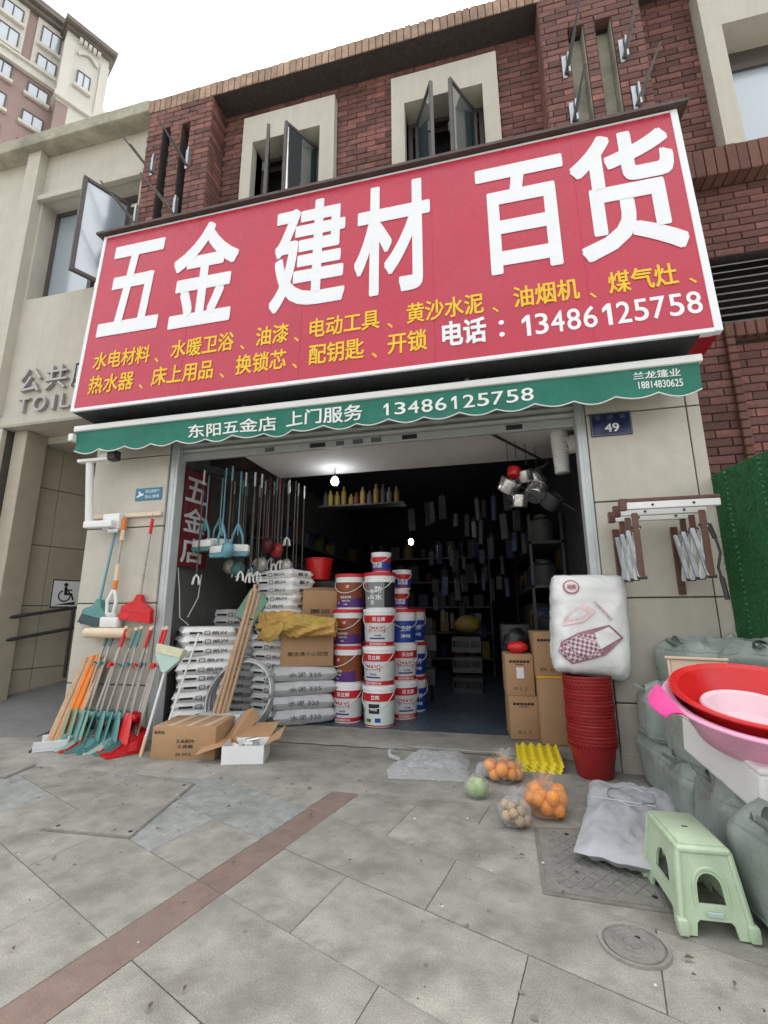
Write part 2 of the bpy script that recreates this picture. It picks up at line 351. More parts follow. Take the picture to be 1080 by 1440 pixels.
sl_w = slab_mesh('paving_slab', LB, LA, 'paving'); sl_c = slab_mesh('paving_slab', LB, LA, 'paving_cool'); sl_h = slab_mesh('paving_slab', LB/2, LA, 'paving'); st_m = slab_mesh('brown_strip_slab', SW, LA*2, 'paving_brown')
def put(me, p, z=0., nm='paving_slab'):
    o = ob(nm, me, pave, (p.x, p.y, z + random.uniform(-.0012, .0008))); return o
for j in range(-5, 4):
    off = 0 if j % 2 else LB/2
    base = O_ + A_*(j*LA)
    if j % 2 == 0: put(st_m, base - B_*(SW/2), nm='brown_strip_slab')
    if off: put(sl_h, base + B_*(SW/2)); put(sl_h, base - B_*(SW/2 + LB/2))
    for i in range(0, 5): put(sl_w, base + B_*(SW/2 + off + i*LB))
    for i in range(1, 6):
        p = base - B_*(SW/2 + off + i*LB)
        if p.y < 3.6: put(sl_c if random.random() < .7 and j > -2 else sl_w, p)
# concrete apron along the shop front, uneven outer edge
ap = MB(); n = 90
def apf(u, v):
    x = -6.5 + 11*u; y0 = 3.12 + .05*nz3(x*1.3, 0, 4) + .02*nz3(x*6, 1, 2) + (-.25 if x > .2 else 0)*min(1, max(0, (x-.2)*4)); y = y0 + (4.72 - y0)*v
    return (x, y, .004 + .004*nz3(x*1.1, y*1.1, 9) + .003*min(1, v*8) - (.012 if v == 0 else 0))
ap.grid(apf, n, 26); struct(ap.build('concrete_apron', 'concrete', smooth='all'))
# shop threshold and blue painted floor
th = MB(); th.grid(lambda u, v: (-3.12 + 3.88*u, 4.12 + .02*nz3(u*30, 2, 1)*(v == 0) + .7*v, (.012 if v == 0 else .034)), 60, 9); struct(th.build('shop_threshold', 'concrete', smooth=True))
fl = MB(); fl.grid(lambda u, v: (-3.3 + 4.4*u, 4.66 + .015*nz3(u*20, 5, 1)*(v == 0) + 6*v, .038), 40, 3); struct(fl.build('shop_floor', 'shop_floor'))
# ramp of the passage at the left
rm = MB(); rm.add([(-7.5,3.1,-.01),(-4.28,3.72,-.004),(-4.28,8,.75),(-7.5,8,.75)], [(0,1,2,3)]); struct(rm.build('ramp', 'ramp'))
rk = MB(); rk.add([(-4.28,3.72,-.004),(-4.12,3.76,-.01),(-4.12,8,-.01),(-4.28,8,.75)], [(0,1,2,3)]); rk.build('ramp_edge', 'ramp', bpy.data.objects['ramp'])

def quadlid(name, label, q, m, lip=.02, holes=()):
    t = thing(name, label, 'cover', (0,0,0)); c = sum((Vector(p) for p in q), Vector((0,0)))/4
    t.location = (c.x, c.y, 0); q = [Vector(p)-c for p in q]
    fr = MB(); i1 = [p*(1-lip/p.length) for p in q]; fr.add([(p.x,p.y,.0045) for p in q]+[(p.x,p.y,-.03) for p in q], [(0,1,2,3)]+[(i,(i+1)%4,4+(i+1)%4,4+i) for i in range(4)]); fr.build('rim', 'joint', t)
    ld = MB(); i2 = [p*(1-(lip*.35)/p.length) for p in i1]; ld.add([(p.x,p.y,.007) for p in i2]+[(p.x,p.y,.0) for p in i2], [(0,1,2,3)]+[(i,(i+1)%4,4+(i+1)%4,4+i) for i in range(4)]); ld.build('lid', m, t)
    for h in holes:
        hh = MB(); hh.lathe([(0,.0085),(.011,.0085),(.012,.005)], 12, Matrix.Translation((h[0]-c.x,h[1]-c.y,0))); hh.build('lifting_hole', 'dark_hole', t)
    return t
quadlid('concrete_cover', 'grey rectangular inspection cover with a dark rim in the paving left of the brown strip', [(-2.46,2.28),(-1.91,2.31),(-2.06,3.07),(-2.59,3.14)], 'paving', .016, [(-2.40,2.34),(-2.11,3.02),(-1.96,2.37)])
quadlid('pale_cover', 'pale slab set in the ground at the far left edge below the ramp', [(-4.1,2.75),(-3.45,2.87),(-3.55,3.32),(-3.95,3.42)], 'concrete', .025)
gc = quadlid('patterned_cover', 'square iron cover with diamond ribs beside the grey sack on the ground', [(.13,2.28),(.60,2.26),(.69,2.97),(.14,2.90)], 'cover_iron', .022, [(.57,2.35),(.30,2.84)])
rb = MB()
for s in (-1, 1):
    for k in range(-6, 7):
        c = k*.075; pts = [( -.30, c - s*.30*1.25), (.30, c + s*.30*1.25)]
        a, b = Vector((-.19, c - s*.19*1.25)), Vector((.19, c + s*.19*1.25))
        lo, hi = -.26, .26                       # clip against the lid
        def clip(p, q):
            p = p.copy(); q = q.copy(); d = q - p
            for L, sg in ((lo, -1), (hi, 1)):
                for P_, Q_ in ((p, q), (q, p)):
                    if sg*(P_.y - L) > 0:
                        if sg*(Q_.y - L) > 0: return None
                        tt = (L - P_.y)/(Q_.y - P_.y); P_ += (Q_ - P_)*tt
            return p, q
        r_ = clip(a, b)
        if r_: rb.tube([(r_[0].x, r_[0].y, .0055), (r_[1].x, r_[1].y, .0055)], .006, 4)
rb.build('rib', 'cover_iron', gc)
mh = thing('round_manhole_cover', 'round grey manhole cover in the paving in front of the green stool', 'cover', (.41,2.04,0))
m_ = MB(); m_.lathe([(0,.008),(.094,.008),(.096,.003),(.102,.003)], 40); m_.build('lid', 'cover_iron', mh, True)
m_ = MB(); m_.lathe([(.102,.004),(.104,.01),(.114,.01),(.116,0)], 40); m_.build('rim', 'concrete', mh, True)
m_ = MB(); [m_.lathe([(r,.0082),(r+.004,.0105),(r+.008,.0082)], 32) for r in (.03,.06)]; m_.box(-.012,.012,-.03,-.012,.008,.0115); m_.build('raised_mark', 'cover_iron', mh)
m_ = MB(); m_.lathe([(0,.0088),(.01,.0088)], 10, Matrix.Translation((.02,.035,0))); m_.build('lifting_hole', 'dark_hole', mh)

# ================================================================ BRICK SHOP BUILDING
bld = thing('brick_shop_building', 'two storey red brick shop building with cream window surrounds behind the red sign', 'building', (0,4,0))
BO = Vector((0,4,0))
def bpart(mb, name, m, parent=None, smooth=False, label=None):   # part given in world coordinates
    o = mb.build(name, m, parent or bld, smooth, label=label)
    o.location = -BO if (parent is None or parent is bld) else (0,0,0); return o
YP, YW = 3.9, 4.18
core = MB()
core.box(-4.0,-3.08,YP+.012,4.6,5.1,7.44); core.box(.78,1.04,YP+.012,4.6,5.1,7.44); core.box(1.19,1.30,YP+.012,4.6,5.1,7.0); core.box(1.45,1.72,YP+.012,4.6,5.1,7.44); core.box(1.04,1.45,YP+.0125,4.6,7.0,7.44)
# cut the left pilaster slots: rebuild as strips
core = MB()
for a, b in ((-4.0,-3.77),(-3.66,-3.49),(-3.38,-3.08),(.78,1.04),(1.19,1.30),(1.45,1.72)): core.box(a,b,YP+.012,4.6,5.1,7.44)
for a, b, z in ((-3.77,-3.66,7.15),(-3.49,-3.38,7.15),(1.04,1.19,7.0),(1.30,1.45,7.0)): core.box(a,b,YP+.014,4.6,z,7.44); core.box(a,b,YP+.15,4.6,5.1,z)
for a, b in ((-3.08,-2.6),(-1.72,-.70),(.17,.78)): core.box(a,b,YW+.012,4.6,5.1,7.44)
for a, b in ((-2.6,-1.72),(-.70,.17)): core.box(a,b,YW+.012,4.6,6.82,7.44); core.box(a,b,YW+.012,4.6,5.1,5.5)
core.box(1.72,2.02,YW+.012,4.6,3.0,7.44); core.box(2.02,2.45,YW+.012,4.6,4.27,7.44); core.box(2.45,4.5,YW+.012,4.6,6.75,7.44); core.box(2.45,4.5,YW+.013,4.6,4.27,5.4)
core.box(1.68,2.02,YW+.0125,4.6,0,3.0); core.box(2.02,2.12,YW+.012,4.6,0,3.6); core.box(2.12,4.5,YW+.012,4.6,0,2.0); core.box(2.12,4.5,YW+.012,4.6,3.48,3.6); core.box(2.12,4.5,YW+.072,4.6,2.0,3.48)
core.box(2.02,4.5,4.5,4.6,3.6,4.27); core.box(-4.0,4.5,4.6,4.8,2.85,7.44)
bpart(core, 'wall', 'mortar')
lin = MB(); lin.box(-4.12,1.68,3.96,4.3,2.95,5.12); bpart(lin, 'lintel', 'cream')
slab = MB(); slab.box(-4.0,4.5,3.906,4.7,7.4545,7.661); bpart(slab, 'roof_slab', 'mortar')
for a, b in ((1.04,1.19),(1.30,1.45)):
    q = MB(); q.box(b-.006,b+.001,YP+.02,YP+.149,5.1,6.99); q.box(a+.001,b-.006,YP+.142,YP+.149,5.1,6.99); bpart(q, 'slot_lining', 'cream_stained')
# ---- bricks
bricks = []   # (x0,x1,z0,z1,yfront, kind)
PIT, BL_ = .076, .235
def lay(x0, x1, z0, z1, y, holes=(), seed=0):
    n = int(round((z1-z0)/PIT)); ph = (z1-z0)/n
    for r in range(n):
        za, zb = z0 + r*ph, z0 + (r+1)*ph; zc = (za+zb)/2
        spans = [(x0, x1)]
        for hx0, hx1, hz0, hz1 in holes:
            if hz0 < zc < hz1:
                ns = []
                for a, b in spans:
                    if hx1 <= a or hx0 >= b: ns.append((a, b)); continue
                    if hx0 > a: ns.append((a, hx0))
                    if hx1 < b: ns.append((hx1, b))
                spans = ns
        for a, b in spans:
            s0 = math.floor(a/BL_)*BL_ + (BL_*.5 if (r + seed) % 2 else 0) - BL_
            x = s0
            while x < b:
                c, d = max(a, x), min(b, x + BL_)
                if d - c > .03: bricks.append((c, d, za, zb, y + random.uniform(-.003,.003), 0))
                x += BL_
HA = (-2.74,-1.54,5.0,7.22); HB = (-.85,.335,5.0,7.23)
lay(-3.08,.78,5.14,7.45,YW,(HA,HB)); lay(-4.0,-3.08,5.14,7.45,YP,((-3.77,-3.66,5,7.15),(-3.49,-3.38,5,7.15)),1)
lay(.78,1.72,5.14,7.45,YP,((1.04,1.19,5,7.0),(1.30,1.45,5,7.0)),1)
lay(1.72,2.75,5.31,7.45,YW,((2.29,4,5.3,7.4),)); lay(1.72,3.0,4.27,5.0,YW); lay(1.68,2.02,3.6,4.27,YW,(),1); lay(1.68,3.0,.9,3.6,YW,((2.12,3,2.0,3.48),))
lay(2.16,3.0,1.9,3.42,YW+.06)
# projecting ledge of upright bricks under the right window, roof edge of upright bricks
def soldiers(x0, x1, z0, z1, y, wd, kind):
    x = x0
    while x < x1 - .01: bricks.append((x, min(x1, x + wd), z0, z1, y + random.uniform(-.004,.004), kind)); x += wd
soldiers(1.735,3.0,5.0,5.30,4.02,.088,2); soldiers(-4.02,3.0,7.452,7.668,3.895,.082,1)
def brick_unit(dep):
    c = .035; mb = MB()
    o = [(-.5,dep,-.5),(.5,dep,-.5),(.5,dep,.5),(-.5,dep,.5)]; k = [(x,.004,z) for x,_,z in o]; t = [(x*(1-c*.6),0,z*(1-c*2.2)) for x,_,z in o]
    return o+k+t, [(i,(i+1)%4,4+(i+1)%4,4+i) for i in range(4)] + [(4+i,4+(i+1)%4,8+(i+1)%4,8+i) for i in range(4)] + [(8,9,10,11),(3,2,1,0)]
bv, bf = brick_unit(.10); bvs, _ = brick_unit(.06); bvl, _ = brick_unit(.16)
MBs = {0: 'brick', 1: 'brick_cap_lit', 2: 'brick_trim'}
bm_k = {}
for k, vv in ((0,bv),(1,bvs),(2,bvl)): q = MB(); q.add(vv, bf); bm_k[k] = q.mesh('brick', MBs[k])
J = .009
def shows(b):
    x, z = (b[0]+b[1])/2, (b[2]+b[3])/2
    if x < 1.70 and z < 5.32: return 0
    if x > 2.75 or z < 2.0: return 0
    d = (Vector((x, b[4], z)) - CAM); v = d.dot(fwd); px, py = d.dot(rg2)/v, d.dot(dw2)/v
    if abs(px) > .84 or abs(py) > 1.12: return 0
    return (b[1]-b[0])*(b[3]-b[2])*abs(d.y)/v**3
bricks.sort(key=lambda b: -shows(b))
def flush(lst, name, m, vv):
    mb = MB(); tint = []
    for b in lst:
        sx, sz = b[1]-b[0]-J, b[3]-b[2]-J; t = random.random()
        mb.add([((b[0]+b[1])/2 + p[0]*sx, b[4] + p[1], (b[2]+b[3])/2 + p[2]*sz) for p in vv], bf); tint += [t]*10
    me = mb.mesh(name, m); at = me.attributes.new('tint', 'FLOAT', 'FACE'); at.data.foreach_set('value', tint)
    o = ob(name, me, bld, -BO); return struct(o, 'stuff')
for b in bricks[:296]:
    ob('brick', bm_k[b[5]], bld, ((b[0]+b[1])/2, b[4]-4, (b[2]+b[3])/2)).scale = (b[1]-b[0]-J, 1, b[3]-b[2]-J)
rest = bricks[296:]
mat('brick_cap_lit_many', (.36,.245,.175), .85, .25, 9, .5, 110, rnd=.2, attr='tint', dirt=(.13,.09,.065,.6), dscale=1.5)  # same lightened tone with the light in its colour, tinted per brick
flush([b for b in rest if b[5] == 0], 'wall_bricks', 'brick_many', bv)
flush([b for b in rest if b[5] == 1], 'roof_edge_bricks', 'brick_cap_lit_many', bvs)
if [b for b in rest if b[5] == 2]: flush([b for b in rest if b[5] == 2], 'ledge_bricks', 'brick_cap_lit_many', bvl)
# return faces of the pilasters towards the recessed wall
rt = MB(); tint = []
for xf, sg in ((-3.08, 1), (.78, -1)):
    n = int(2.3/PIT)
    for r in range(n):
        z0 = 5.14 + r*2.31/n; z1 = z0 + 2.31/n
        cuts = [3.905, 4.18] if r % 2 else [3.905, 4.02, 4.18]
        for a, b in zip(cuts[:-1], cuts[1:]):
            x_a, x_b = (xf - .01, xf + .006) if sg > 0 else (xf - .006, xf + .01)
            rt.box(x_a, x_b, a + .004, b - .004, z0 + .004, z1 - .004); tint += [random.random()]*6
me = rt.mesh('return_bricks', 'brick_many'); me.attributes.new('tint', 'FLOAT', 'FACE').data.foreach_set('value', tint); struct(ob('return_bricks', me, bld, -BO), 'stuff')
# moulded brick trim right of the pillar
tr = MB()
for k in range(19): tr.rbox(2.06,2.13,4.135,4.2,2.0+k*.076,2.068+k*.076,.008,1)
bpart(tr, 'brick_trim', 'brick_trim')
tr = MB()
for k in range(11): tr.rbox(2.06+k*.08,2.132+k*.08,4.13,4.2,3.44,3.58,.008,1)
bpart(tr, 'brick_trim', 'brick_trim')
# louvre
for k in range(9):
    lv = MB(); z = 3.62 + k*.072; lv.add([(2.02,4.2,z),(3.2,4.2,z),(3.2,4.3,z+.07),(2.02,4.3,z+.07),(2.02,4.205,z-.008),(3.2,4.205,z-.008),(3.2,4.305,z+.062),(2.02,4.305,z+.062)], [(0,1,2,3),(7,6,5,4),(0,4,5,1),(2,6,7,3)])
    bpart(lv, 'louvre_slat', 'label_grey')
# ---- tiled pillars
ROWS = [(.0,.478),(.482,1.238),(1.242,1.998),(2.002,2.748),(2.752,3.4)]
for nm, cols in (('left', [(-4.12,-3.2)]), ('right', [(.83,1.578),(1.584,1.68)])):
    pc = MB(); pc.box(cols[0][0]+.01, cols[-1][1]-.01, 3.912, 4.25, 0, 3.4); po = bpart(pc, 'pillar', 'tile_joint')
    for a, b in cols:
        for z0, z1 in ROWS:
            t = MB(); t.rbox(a+.002, b-.002, 3.9, 3.93, z0+.004, z1-.004, .003, 1); bpart(t, 'tile', 'tile', po)
    xs = cols[0][0] if nm == 'right' else cols[-1][1]
    sk = MB(); sk.rbox(cols[0][0]-.004, cols[-1][1]+.004, 3.888, 3.93, 0, .14, .004, 1); bpart(sk, 'skirting', 'passage_tile' if nm == 'left' else 'tile', po)
    for z0, z1 in ROWS:                                   # left flank of the left pillar, right flank of the right one
        xo = cols[0][0] if nm == 'left' else cols[-1][1]
        t = MB(); t.box(xo-.004 if nm == 'left' else xo-.02, xo+.02 if nm == 'left' else xo+.004, 3.932, 4.25, z0+.004, z1-.004); bpart(t, 'tile', 'tile', po)
# ---- windows of the upper floor
def casement(parent, hx, hy, ang, wd, z0, z1):
    f = MB(); t = .035
    f.rbox(0,t,-.02,.02,0,z1-z0,.004,1); f.rbox(wd-t,wd,-.02,.02,0,z1-z0,.004,1); f.rbox(t,wd-t,-.019,.019,0,t,.004,1); f.rbox(t,wd-t,-.019,.019,z1-z0-t,z1-z0,.004,1)
    o = f.build('casement', 'bronze', parent, loc=(hx,hy,z0), rot=(0,0,ang))
    p = MB(); p.box(t-.005,wd-t+.005,-.004,.004,t-.005,z1-z0-t+.005)
    q = p.build('pane', 'glass', parent, loc=(hx,hy,z0), rot=(0,0,ang))
    h = MB(); h.box(wd-.03,wd-.012,-.045,-.02,(z1-z0)*.45,(z1-z0)*.55); h.build('handle', 'dark_metal', parent, loc=(hx,hy,z0), rot=(0,0,ang))
def surround(x0, x1, zt, ox0, ox1, ozt, zb=5.0):
    s = MB(); y0, y1 = 4.08, 4.5
    s.box(x0,ox0,y0,y1,zb,zt); s.box(ox1,x1,y0,y1,zb,zt); s.box(ox0,ox1,y0,y1,ozt,zt); s.box(ox0,ox1,y0+.02,y1,zb,zb+.5)
    o = bpart(s, 'window', 'cream'); o.data = o.data; return o
for x0, x1, o0, o1, hl, hr in ((-2.74,-1.54,-2.6,-1.72,-2.5,-1.80),(-.85,.335,-.70,.17,-.60,.09)):
    wdw = surround(x0, x1, 7.215, o0, o1, 6.81)
    fr = MB()
    for a, b, c, d in ((o0,o0+.05,5.5,6.81),(o1-.05,o1,5.5,6.81),(o0+.05,o1-.05,6.75,6.81)): fr.box(a,b,4.33,4.39,c,d)
    fr.build('frame', 'bronze', wdw)
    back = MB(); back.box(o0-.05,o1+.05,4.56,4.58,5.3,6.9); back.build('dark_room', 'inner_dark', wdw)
    casement(wdw, hl, 4.3, R(-62), .50, 5.5, 6.72); casement(wdw, hr, 4.3, R(180+58), .50, 5.5, 6.72)
# right big window
s = MB(); s.box(2.29,2.45,4.04,4.5,5.30,7.3); s.box(2.45,4.2,4.04,4.5,6.72,7.3); wdc = bpart(s, 'window', 'cream')
p = MB(); p.box(2.45,4.2,4.33,4.35,5.3,6.45); p.build('pane', 'glass_sky', wdc)
p = MB(); p.box(2.45,4.2,4.30,4.36,6.45,6.52); p.box(2.45,2.5,4.305,4.355,5.3,6.45); p.box(2.45,4.2,4.34,4.36,6.52,6.73); p.build('frame', 'bronze', wdc)
# ---- shop interior shell
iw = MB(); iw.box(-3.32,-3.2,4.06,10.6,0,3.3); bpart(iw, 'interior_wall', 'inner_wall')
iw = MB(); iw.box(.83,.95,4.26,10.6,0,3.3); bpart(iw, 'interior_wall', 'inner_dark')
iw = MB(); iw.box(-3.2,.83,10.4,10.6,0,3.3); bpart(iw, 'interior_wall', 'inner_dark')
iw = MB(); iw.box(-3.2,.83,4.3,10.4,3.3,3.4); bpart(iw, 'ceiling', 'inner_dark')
iw = MB(); iw.box(-2.56,.80,4.16,5.14,2.80,2.9); bpart(iw, 'ceiling', 'plaster')
# ---- rolling shutter and its rails
sh = thing('rolling_shutter', 'grey rolling shutter rolled up above the shop opening', 'shutter', (-1.18,4.0,2.7))
b_ = MB(); b_.rbox(-2.0,1.94,-.02,.03,0,.075,.006,1); b_.build('bottom_bar', 'shutter', sh)
for k in range(6):
    sl = MB(); n = 8; pr = [(.028*math.sin(math.pi*i/n), i/n*.062) for i in range(n+1)]
    z0 = .08 + k*.064
    sl.add([(x, -a, z0+zz) for x in (-2.0,1.94) for a, zz in pr], [(i, i+n+1, i+n+2, i+1) for i in range(n)])
    sl.build('slat', 'shutter', sh, 'all')
for x, wd in ((-.98,.10),(-.50,.16),(-.23,.08),(-.06,.10),(.12,.1),(.42,.14),(1.36,.14)):
    t = MB(); t.box(x,x+wd,-.024,-.0205,.014,.058); t.build('sticker', 'ink' if wd > .12 else 'ink_grey', sh)
for nm, a, b in (('left',-3.2,-3.11),('right',.75,.83)):
    j = MB(); j.rbox(a,b,3.925,4.05,.0,2.98,.006,1); j.rbox(a+.03,b-.03,3.918,3.93,.0,2.98,.003,1)
    tag(j.build('shutter_rail', 'alu', None), 'upright aluminium shutter rail on the %s side of the shop opening' % nm, 'rail', 'shutter rails')

# ================================================================ CREAM PUBLIC TOILET BUILDING ON THE LEFT
cb = thing('public_toilet_building', 'cream rendered building with metal lettering and an open window left of the shop', 'building', (-5.5,4.1,0)); CO = Vector((-5.5,4.1,0))
def cpart(mb, name, m, parent=None, smooth=False):
    o = mb.build(name, m, parent or cb, smooth); o.location = -CO if parent is None else (0,0,0); return o
c = MB(); c.box(-8.5,-5.80,4.1,4.5,3.39,7.49); c.box(-5.80,-4.0,4.1,4.5,6.72,7.49); c.box(-5.80,-4.0,4.1,4.5,3.39,5.18); c.box(-4.22,-4.0,4.1,4.5,5.18,6.72)
c.box(-6.06,-5.84,3.98,4.1,3.55,7.49); c.box(-8.5,-4.13,4.5,8.5,3.3,3.4)
cpart(c, 'wall', 'cream')
c = MB(); c.rbox(-5.88,-4.0,4.03,4.1,6.70,6.78,.005,1); cpart(c, 'window_head', 'cream')
c = MB(); c.rbox(-8.5,-4.02,3.88,4.6,7.49,7.68,.015,2); cpart(c, 'cornice', 'cream_stained')
c = MB(); c.box(-5.9,-4.13,4.097,4.11,3.385,3.42); cpart(c, 'drip_edge', 'cream_stained')
wv = MB()
for a, b, z0, z1 in ((-5.8,-5.74,5.18,6.72),(-4.28,-4.22,5.18,6.72),(-5.74,-4.28,6.66,6.72),(-5.74,-4.28,5.18,5.24),(-5.08,-5.02,5.24,6.66)): wv.box(a,b,4.30,4.36,z0,z1)
wo = cpart(wv, 'window', 'bronze')
p = MB(); p.box(-5.74,-5.08,4.32,4.335,5.24,6.66); p.build('pane', 'glass_sky', wo); p = MB(); p.box(-5.02,-4.28,4.40,4.42,5.24,6.66); p.build('pane', 'glass', wo)
# open casement, hinged at its right side
f = MB(); hg, wd, t = 1.36, .56, .05
f.rbox(0,t,-.025,.025,0,hg,.005,1); f.rbox(wd-t,wd,-.025,.025,0,hg,.005,1); f.rbox(t,wd-t,-.024,.024,0,t,.005,1); f.rbox(t,wd-t,-.024,.024,hg-t,hg,.005,1)
OC = dict(loc=(-4.47,4.24,5.14), rot=(0,0,R(180+64)))
f.build('casement', 'bronze', wo, **OC); p = MB(); p.box(t-.004,wd-t+.004,-.004,.004,t,hg-t); p.build('pane', 'glass_sky', wo, **OC)
# lettering of the toilet
for ch, a in (('公',-5.60),('共',-5.21),('厕',-4.82),('所',-4.43)): lettering(ch, 'letter_metal', cb, a+5.5, a+.33+5.5, 3.80, 4.12, -.05, .0, .04)
for ch, a, wd in (('T',-5.57,.17),('O',-5.34,.2),('I',-5.06,.05),('L',-4.93,.14),('E',-4.72,.14),('T',-4.52,.16)): lettering(ch, 'letter_metal', cb, a+5.5, a+wd+5.5, 3.54, 3.73, -.045, .0, .035)
# tiled block and column at the passage mouth
for z0, z1 in ROWS:
    t = MB(); t.rbox(-6.6,-5.80,4.1,4.16,z0+.003,min(z1,3.385)-.003,.003,1); cpart(t, 'tile', 'tile')
c = MB(); c.box(-6.6,-5.81,4.115,6,0,3.385); cpart(c, 'pier', 'tile_joint')
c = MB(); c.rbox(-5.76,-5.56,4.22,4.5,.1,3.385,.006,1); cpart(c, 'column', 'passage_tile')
# angled passage wall with big tiles, then the dark end
d_ = Vector((math.sin(R(17)), math.cos(R(17)), 0)); P0 = Vector((-5.74,4.40,0)); ang = math.atan2(d_.y, d_.x)
pw = MB(); pw.box(0,5,.012,.2,0,3.385); pwo = pw.build('passage_wall', 'tile_joint', cb, loc=P0-CO, rot=(0,0,ang))
for i, (a, b) in enumerate(((0,.42),(.42,1.17),(1.17,1.92),(1.92,2.67),(2.67,3.42))):
    for z0, z1 in ROWS:
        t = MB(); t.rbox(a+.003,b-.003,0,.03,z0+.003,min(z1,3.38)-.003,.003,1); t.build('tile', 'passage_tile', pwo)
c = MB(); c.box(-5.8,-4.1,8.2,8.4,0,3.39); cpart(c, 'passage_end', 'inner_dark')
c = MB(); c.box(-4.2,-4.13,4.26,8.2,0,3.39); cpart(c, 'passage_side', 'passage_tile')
# wheelchair sign on the passage wall
wc = thing('wheelchair_sign', 'white square wheelchair ramp sign with black border on the passage wall', 'sign', P0 + d_*.50 + Vector((0,0,1.22)), (0,0,ang))
s = MB(); s.rbox(0,.36,-.012,-.002,0,.36,.003,1); s.build('panel', 'white_print', wc)
s = MB(); [s.box(*q) for q in ((0,.36,-.015,-.0125,0,.014),(0,.36,-.015,-.0125,.346,.36),(0,.014,-.015,-.0125,.014,.346),(.346,.36,-.015,-.0125,.014,.346))]; s.build('border', 'ink', wc)
s = MB(); y_ = -.0155
s.add([(.16+r*math.cos(R(a)), y_, .15+r*math.sin(R(a))) for a in range(-250,61,10) for r in (.062,.078)], [(2*i,2*i+1,2*i+3,2*i+2) for i in range(31)])
s.add([(.165+.026*math.cos(i*.524), y_, .295+.026*math.sin(i*.524)) for i in range(12)], [tuple(range(12))])
s.add([(.15,y_,.265),(.185,y_,.265),(.195,y_,.16),(.155,y_,.16)], [(3,2,1,0)]); s.add([(.18,y_,.235),(.25,y_,.235),(.25,y_,.218),(.18,y_,.218)], [(3,2,1,0)])
s.add([(.17,y_,.185),(.255,y_,.185),(.255,y_,.163),(.17,y_,.163)], [(3,2,1,0)]); s.add([(.235,y_,.165),(.257,y_,.165),(.285,y_,.095),(.262,y_,.095)], [(3,2,1,0)])
s.add([(.05,y_,.035),(.30,y_,.035),(.30,y_,.075)], [(0,1,2)]); s.build('wheelchair_symbol', 'ink', wc)
# handrail
hr = thing('ramp_handrail', 'dark two bar steel handrail climbing the ramp in the passage', 'handrail', P0)
def wp(s_, off, z): q = d_*s_ + Vector((d_.y,-d_.x,0))*off; return (q.x, q.y, z)
for z in (.86,1.12):
    t = MB(); t.tube([wp(-.9,.16,z-.17), wp(.95,.16,z+.13)], .022, 10); t.build('rail', 'dark_metal', hr, True)
for s_, z in ((.72,1.22),):
    t = MB(); t.tube([wp(s_,.16,.35), wp(s_,.16,z)], .02, 8); t.build('post', 'dark_metal', hr, True)

# ================================================================ APARTMENT TOWER FAR LEFT
K = 1.65; ta = R(29)
T0 = CAM + (Vector((-19.79,13.71,30.55)) - CAM)*K
tw = thing('apartment_tower', 'tall pink and cream apartment tower behind the roof at top left', 'building', (T0.x,T0.y,0), (0,0,math.pi/2 - ta))
# local frame: +x along the facade (away from the camera), -y out of the facade
ZT = lambda z: (z - 1.15)*K + 1.15
def tpart(mb, name, m, parent=None): return mb.build(name, m, parent or tw)
t = MB(); t.box(-14,0,0,14,0,ZT(30.2)); tpart(t, 'wall', 'tower_red')
t = MB(); t.box(-14.4,.2,-.7,14,ZT(30.2),ZT(30.55)); t.box(-14.2,.1,-.4,14,ZT(29.95),ZT(30.2)); tpart(t, 'roof', 'tower_roof')
t = MB()
for z in (26.45, 21.2): t.box(-14,0,-.35,0,ZT(z)-.35,ZT(z)+.35); t.box(-14,0,-.55,0,ZT(z)+.35,ZT(z)+.5); tpart(t, 'pale_band', 'tower_cream'); t = MB()
for a, b in ((-2.62,-1.55),(-1.2,-.0)): t.box(a*K,b*K,-.12,0,ZT(26.95),ZT(29.9)); tpart(t, 'pale_panel', 'tower_cream'); t = MB()
for a, b in ((-4.6,-3.3),): t.box(a*K,b*K,-.12,0,ZT(26.95),ZT(29.9))
tpart(t, 'pale_panel', 'tower_cream')
def twin(u0, u1, z0, z1, y=-.12, par=None, sill=True):
    f = MB(); a, b, c, d = u0*K, u1*K, ZT(z0), ZT(z1)
    for q in ((a,a+.09,c,d),(b-.09,b,c,d),(a+.09,b-.09,c,c+.09),(a+.09,b-.09,d-.09,d),((a+b)/2-.04,(a+b)/2+.04,c+.09,d-.09)): f.box(q[0],q[1],y-.1,y+.02,q[2],q[3])
    o = tpart(f, 'window', 'bronze', par)
    p = MB(); p.box(a+.05,b-.05,y-.06,y-.03,c+.05,d-.05); p.build('pane', 'glass_sky', o)
    if sill: s_ = MB(); s_.box(a-.15,b+.15,y-.25,y,c-.32,c-.04); s_.build('sill', 'tower_cream', o)
    return o
for z in (28.7, 27.15): twin(-2.5,-1.72,z,z+.95 - (.15 if z > 28 else 0)); twin(-4.4,-3.6,z,z+.9)
for z in (25.35, 23.65, 21.9, 20.1): twin(-2.4,-1.72,z,z+.8,-.02); twin(-4.3,-3.5,z,z+.8,-.02)
for z, h in ((28.4,1.15),(27.0,.8)): twin(-1.0,-.2,z,z+h)
for z in (25.25, 23.6, 21.9, 20.1): twin(-1.12,-.3,z,z+.7,-.02)
